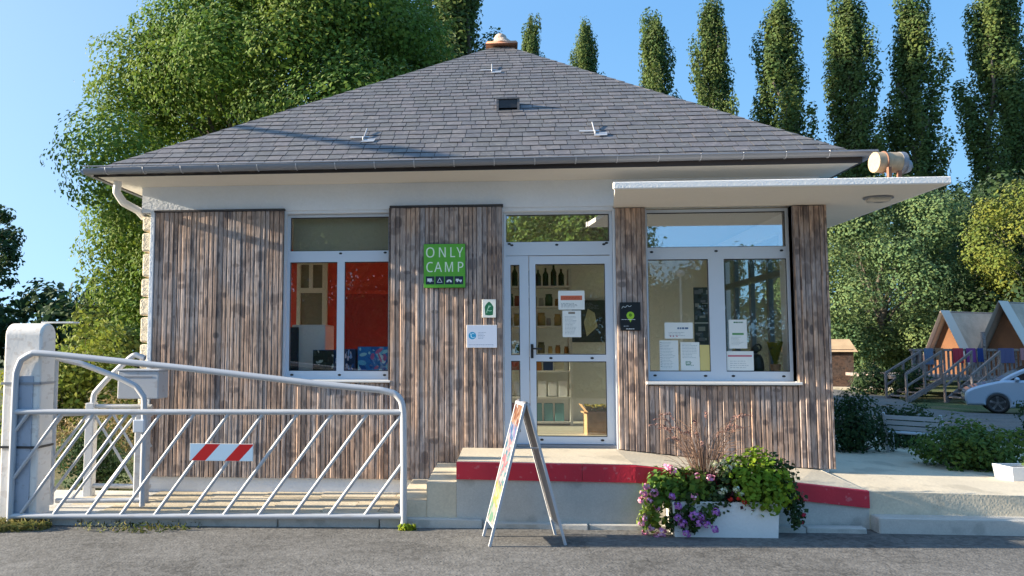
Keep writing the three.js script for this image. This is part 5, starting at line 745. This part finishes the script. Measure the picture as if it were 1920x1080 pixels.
  sheet('window_notice', 'right of the two lower white notices, with a green scribble', 'notice', 2.0, 2.205, 1.385, 1.7, zi, (x, w, h) => { textLines(x, 20, 20, w - 40, 10, 18, '#9fb0b2', 5, 23); x.strokeStyle = '#3f7a5a'; x.lineWidth = 6; x.strokeRect(60, 230, 50, 36); textLines(x, 60, 240, 100, 3, 16, '#4b8064', 6, 24); });
  sheet('window_card', 'plain yellow card inside the right window by the mullion', 'card', 2.21, 2.315, 1.385, 1.67, zi - 0.003, (x, w, h) => { x.fillStyle = '#dcc980'; x.fillRect(0, 0, w, h); });
  sheet('window_notice', 'white notice with green bands in the right pane of the right window', 'notice', 2.53, 2.725, 1.63, 1.95, zi, (x, w, h) => { textLines(x, 60, 26, 140, 1, 10, '#2d6a48', 16, 31); x.fillStyle = '#5f9a62'; x.fillRect(40, h * 0.46, w - 80, 26); textLines(x, 26, h * 0.6, w - 60, 7, 16, '#a0adac', 5, 32); });
  sheet('window_notice', 'wide white notice with a red line at the foot of the right pane', 'notice', 2.5, 2.79, 1.385, 1.6, zi - 0.003, (x, w, h) => { x.fillStyle = '#c46a78'; x.fillRect(10, h * 0.2, w - 24, 14); textLines(x, 26, h * 0.5, w - 60, 4, 18, '#a8b2b6', 4, 33); });
  const po = thing('wall_poster', 'dark photo poster with reddish foot on the office partition', 'poster', [2.52, 1.95, -1.0]); plate(po, 0.3, 0.86, 0.01, canvasTex(160, 460, (x, w, h) => { const rp = rngOf(55); x.fillStyle = '#4a4d55'; x.fillRect(0, 0, w, h); for (let i = 0; i < 60; i++) { const y = rp() * h; x.fillStyle = y > h * 0.85 ? '#8a4638' : ['#8d8a90', '#2c2c30', '#b8b4ac', '#5e6a78'][Math.floor(rp() * 4)]; x.fillRect(rp() * w, y, 10 + rp() * 50, 6 + rp() * 24); } x.fillStyle = '#dedcd4'; x.fillRect(0, h * 0.5, w, 10); }), M.black);
  const pst = thing('poster_stand', 'slim stand carrying the photo poster in the office', 'stand', [2.52, 0.5, -1.04]); part(pst, 'upright', bar([0, 0, 0], [0, 1.86, 0], 0.015), M.steel); part(pst, 'foot', new THREE.CylinderGeometry(0.16, 0.16, 0.02, 16).translate(0, 0.01, 0), M.steel);
  const cn = thing('reception_counter', 'counter just inside the right window', 'counter', [2.5, 0.5, -0.55]); part(cn, 'counter_top', B(-0.75, 0.72, 0.82, 0.86, -0.24, 0.28), M.shelf); part(cn, 'counter_front', B(-0.72, 0.69, 0, 0.82, -0.2, 0.24), M.shelf);
  const fg = thing('dark_figurine', 'dark bottle shaped ornament standing inside the right window', 'ornament', [2.9, 1.36, -0.36]); part(fg, 'figure_body', new THREE.LatheGeometry([[0, 0], [0.075, 0], [0.08, 0.05], [0.07, 0.15], [0.045, 0.2], [0, 0.205]].map((p) => new THREE.Vector2(...p)), 14), std({ color: lin(0.02, 0.022, 0.035), roughness: 0.4 })); part(fg, 'figure_head', [new THREE.SphereGeometry(0.045, 12, 10).translate(-0.015, 0.255, 0), new THREE.TorusGeometry(0.035, 0.012, 6, 14).translate(0.01, 0.28, 0.02)], std({ color: lin(0.03, 0.03, 0.04), roughness: 0.5 }));
  const yf = rngOf(29), yl = []; for (let i = 0; i < 500; i++) { const a = yf() * 6.28, h = yf(); yl.push({ p: V(Math.cos(a) * 0.08 * h, h * 0.26, Math.sin(a) * 0.08 * h), n: V(Math.cos(a), 0.2, Math.sin(a)), s: 0.05, c: hue([0.3, 0.28, 0.05], yf, 0.4) }); }
  const yp = thing('potted_plant', 'yellow green potted plant in the right corner of the right window', 'pot plant', [3.12, 1.36, -0.4]); part(yp, 'pot', new THREE.CylinderGeometry(0.06, 0.045, 0.09, 14).translate(0, 0.045, 0), M.terracotta); part(yp, 'foliage', leafGeo(yl, yf, 0.35).translate(0, 0.08, 0), leafMat);
}

// ---------------------------------------------------------------- behind the photographer and outside the frame: what the panes mirror and an added post to cast the roof streak
broadTree('mirrored_tree', 'large tree across the road, mirrored brown green in the left window', [-8.2, -0.1, 22], [5.2, 3.9, 3.4], { seed: 70, cy: 4.4, lumps: 90, lr: 0.34, per: 330, leaf: 0.22, cols: G_MID, th: 1 });
broadTree('mirrored_tree', 'rounded tree across the road, mirrored above the glass door', [2.6, -0.1, 21.5], [3.1, 3.4, 2.8], { seed: 71, cy: 3.9, lumps: 70, lr: 0.38, per: 420, leaf: 0.18, cols: G_SUN, th: 0.8 });
broadTree('mirrored_tree', 'low tree across the road, mirrored in the right window', [8.3, -0.1, 21], [3.6, 2.4, 2.2], { seed: 72, cy: 2.6, lumps: 76, lr: 0.42, per: 420, leaf: 0.18, cols: G_SUN, th: 0.6 });
{
  const s = thing('street_lamp', 'slender white street lamp across the road, mirrored in the right window', 'street lamp', [6.25, -0.05, 18.5]); part(s, 'pole', bar([0, 0, 0], [0, 4.2, 0], 0.05, 10, 0.035), M.white); part(s, 'lamp_head', new THREE.SphereGeometry(0.16, 14, 10).scale(1, 0.8, 1).translate(0, 4.25, 0), M.white);
  const l = thing('street_lamp', 'added lamp post shape beyond the left edge, placed to throw the dark streak on the slates', 'street lamp', [-9.1, -0.16, -0.16]); part(l, 'pole', bar([0, 0, 0], [0, 6.25, 0], 0.06, 10, 0.045), M.zinc); part(l, 'arm', bar([0, 6.22, 0], [0.39, 6.17, 1.13], 0.045, 8, 0.06), M.zinc); part(l, 'lamp_head', [mapBox(new RoundedBoxGeometry(0.2, 0.12, 0.4, 2, 0.03).translate(0.36, 6.17, 1.0))], M.zinc);  // unseen post added here, its arm aimed to cast the roof streak
}
scene.traverse((m) => { if (m.isMesh) { m.castShadow = true; m.receiveShadow = true; } });
renderer.render(scene, camera);
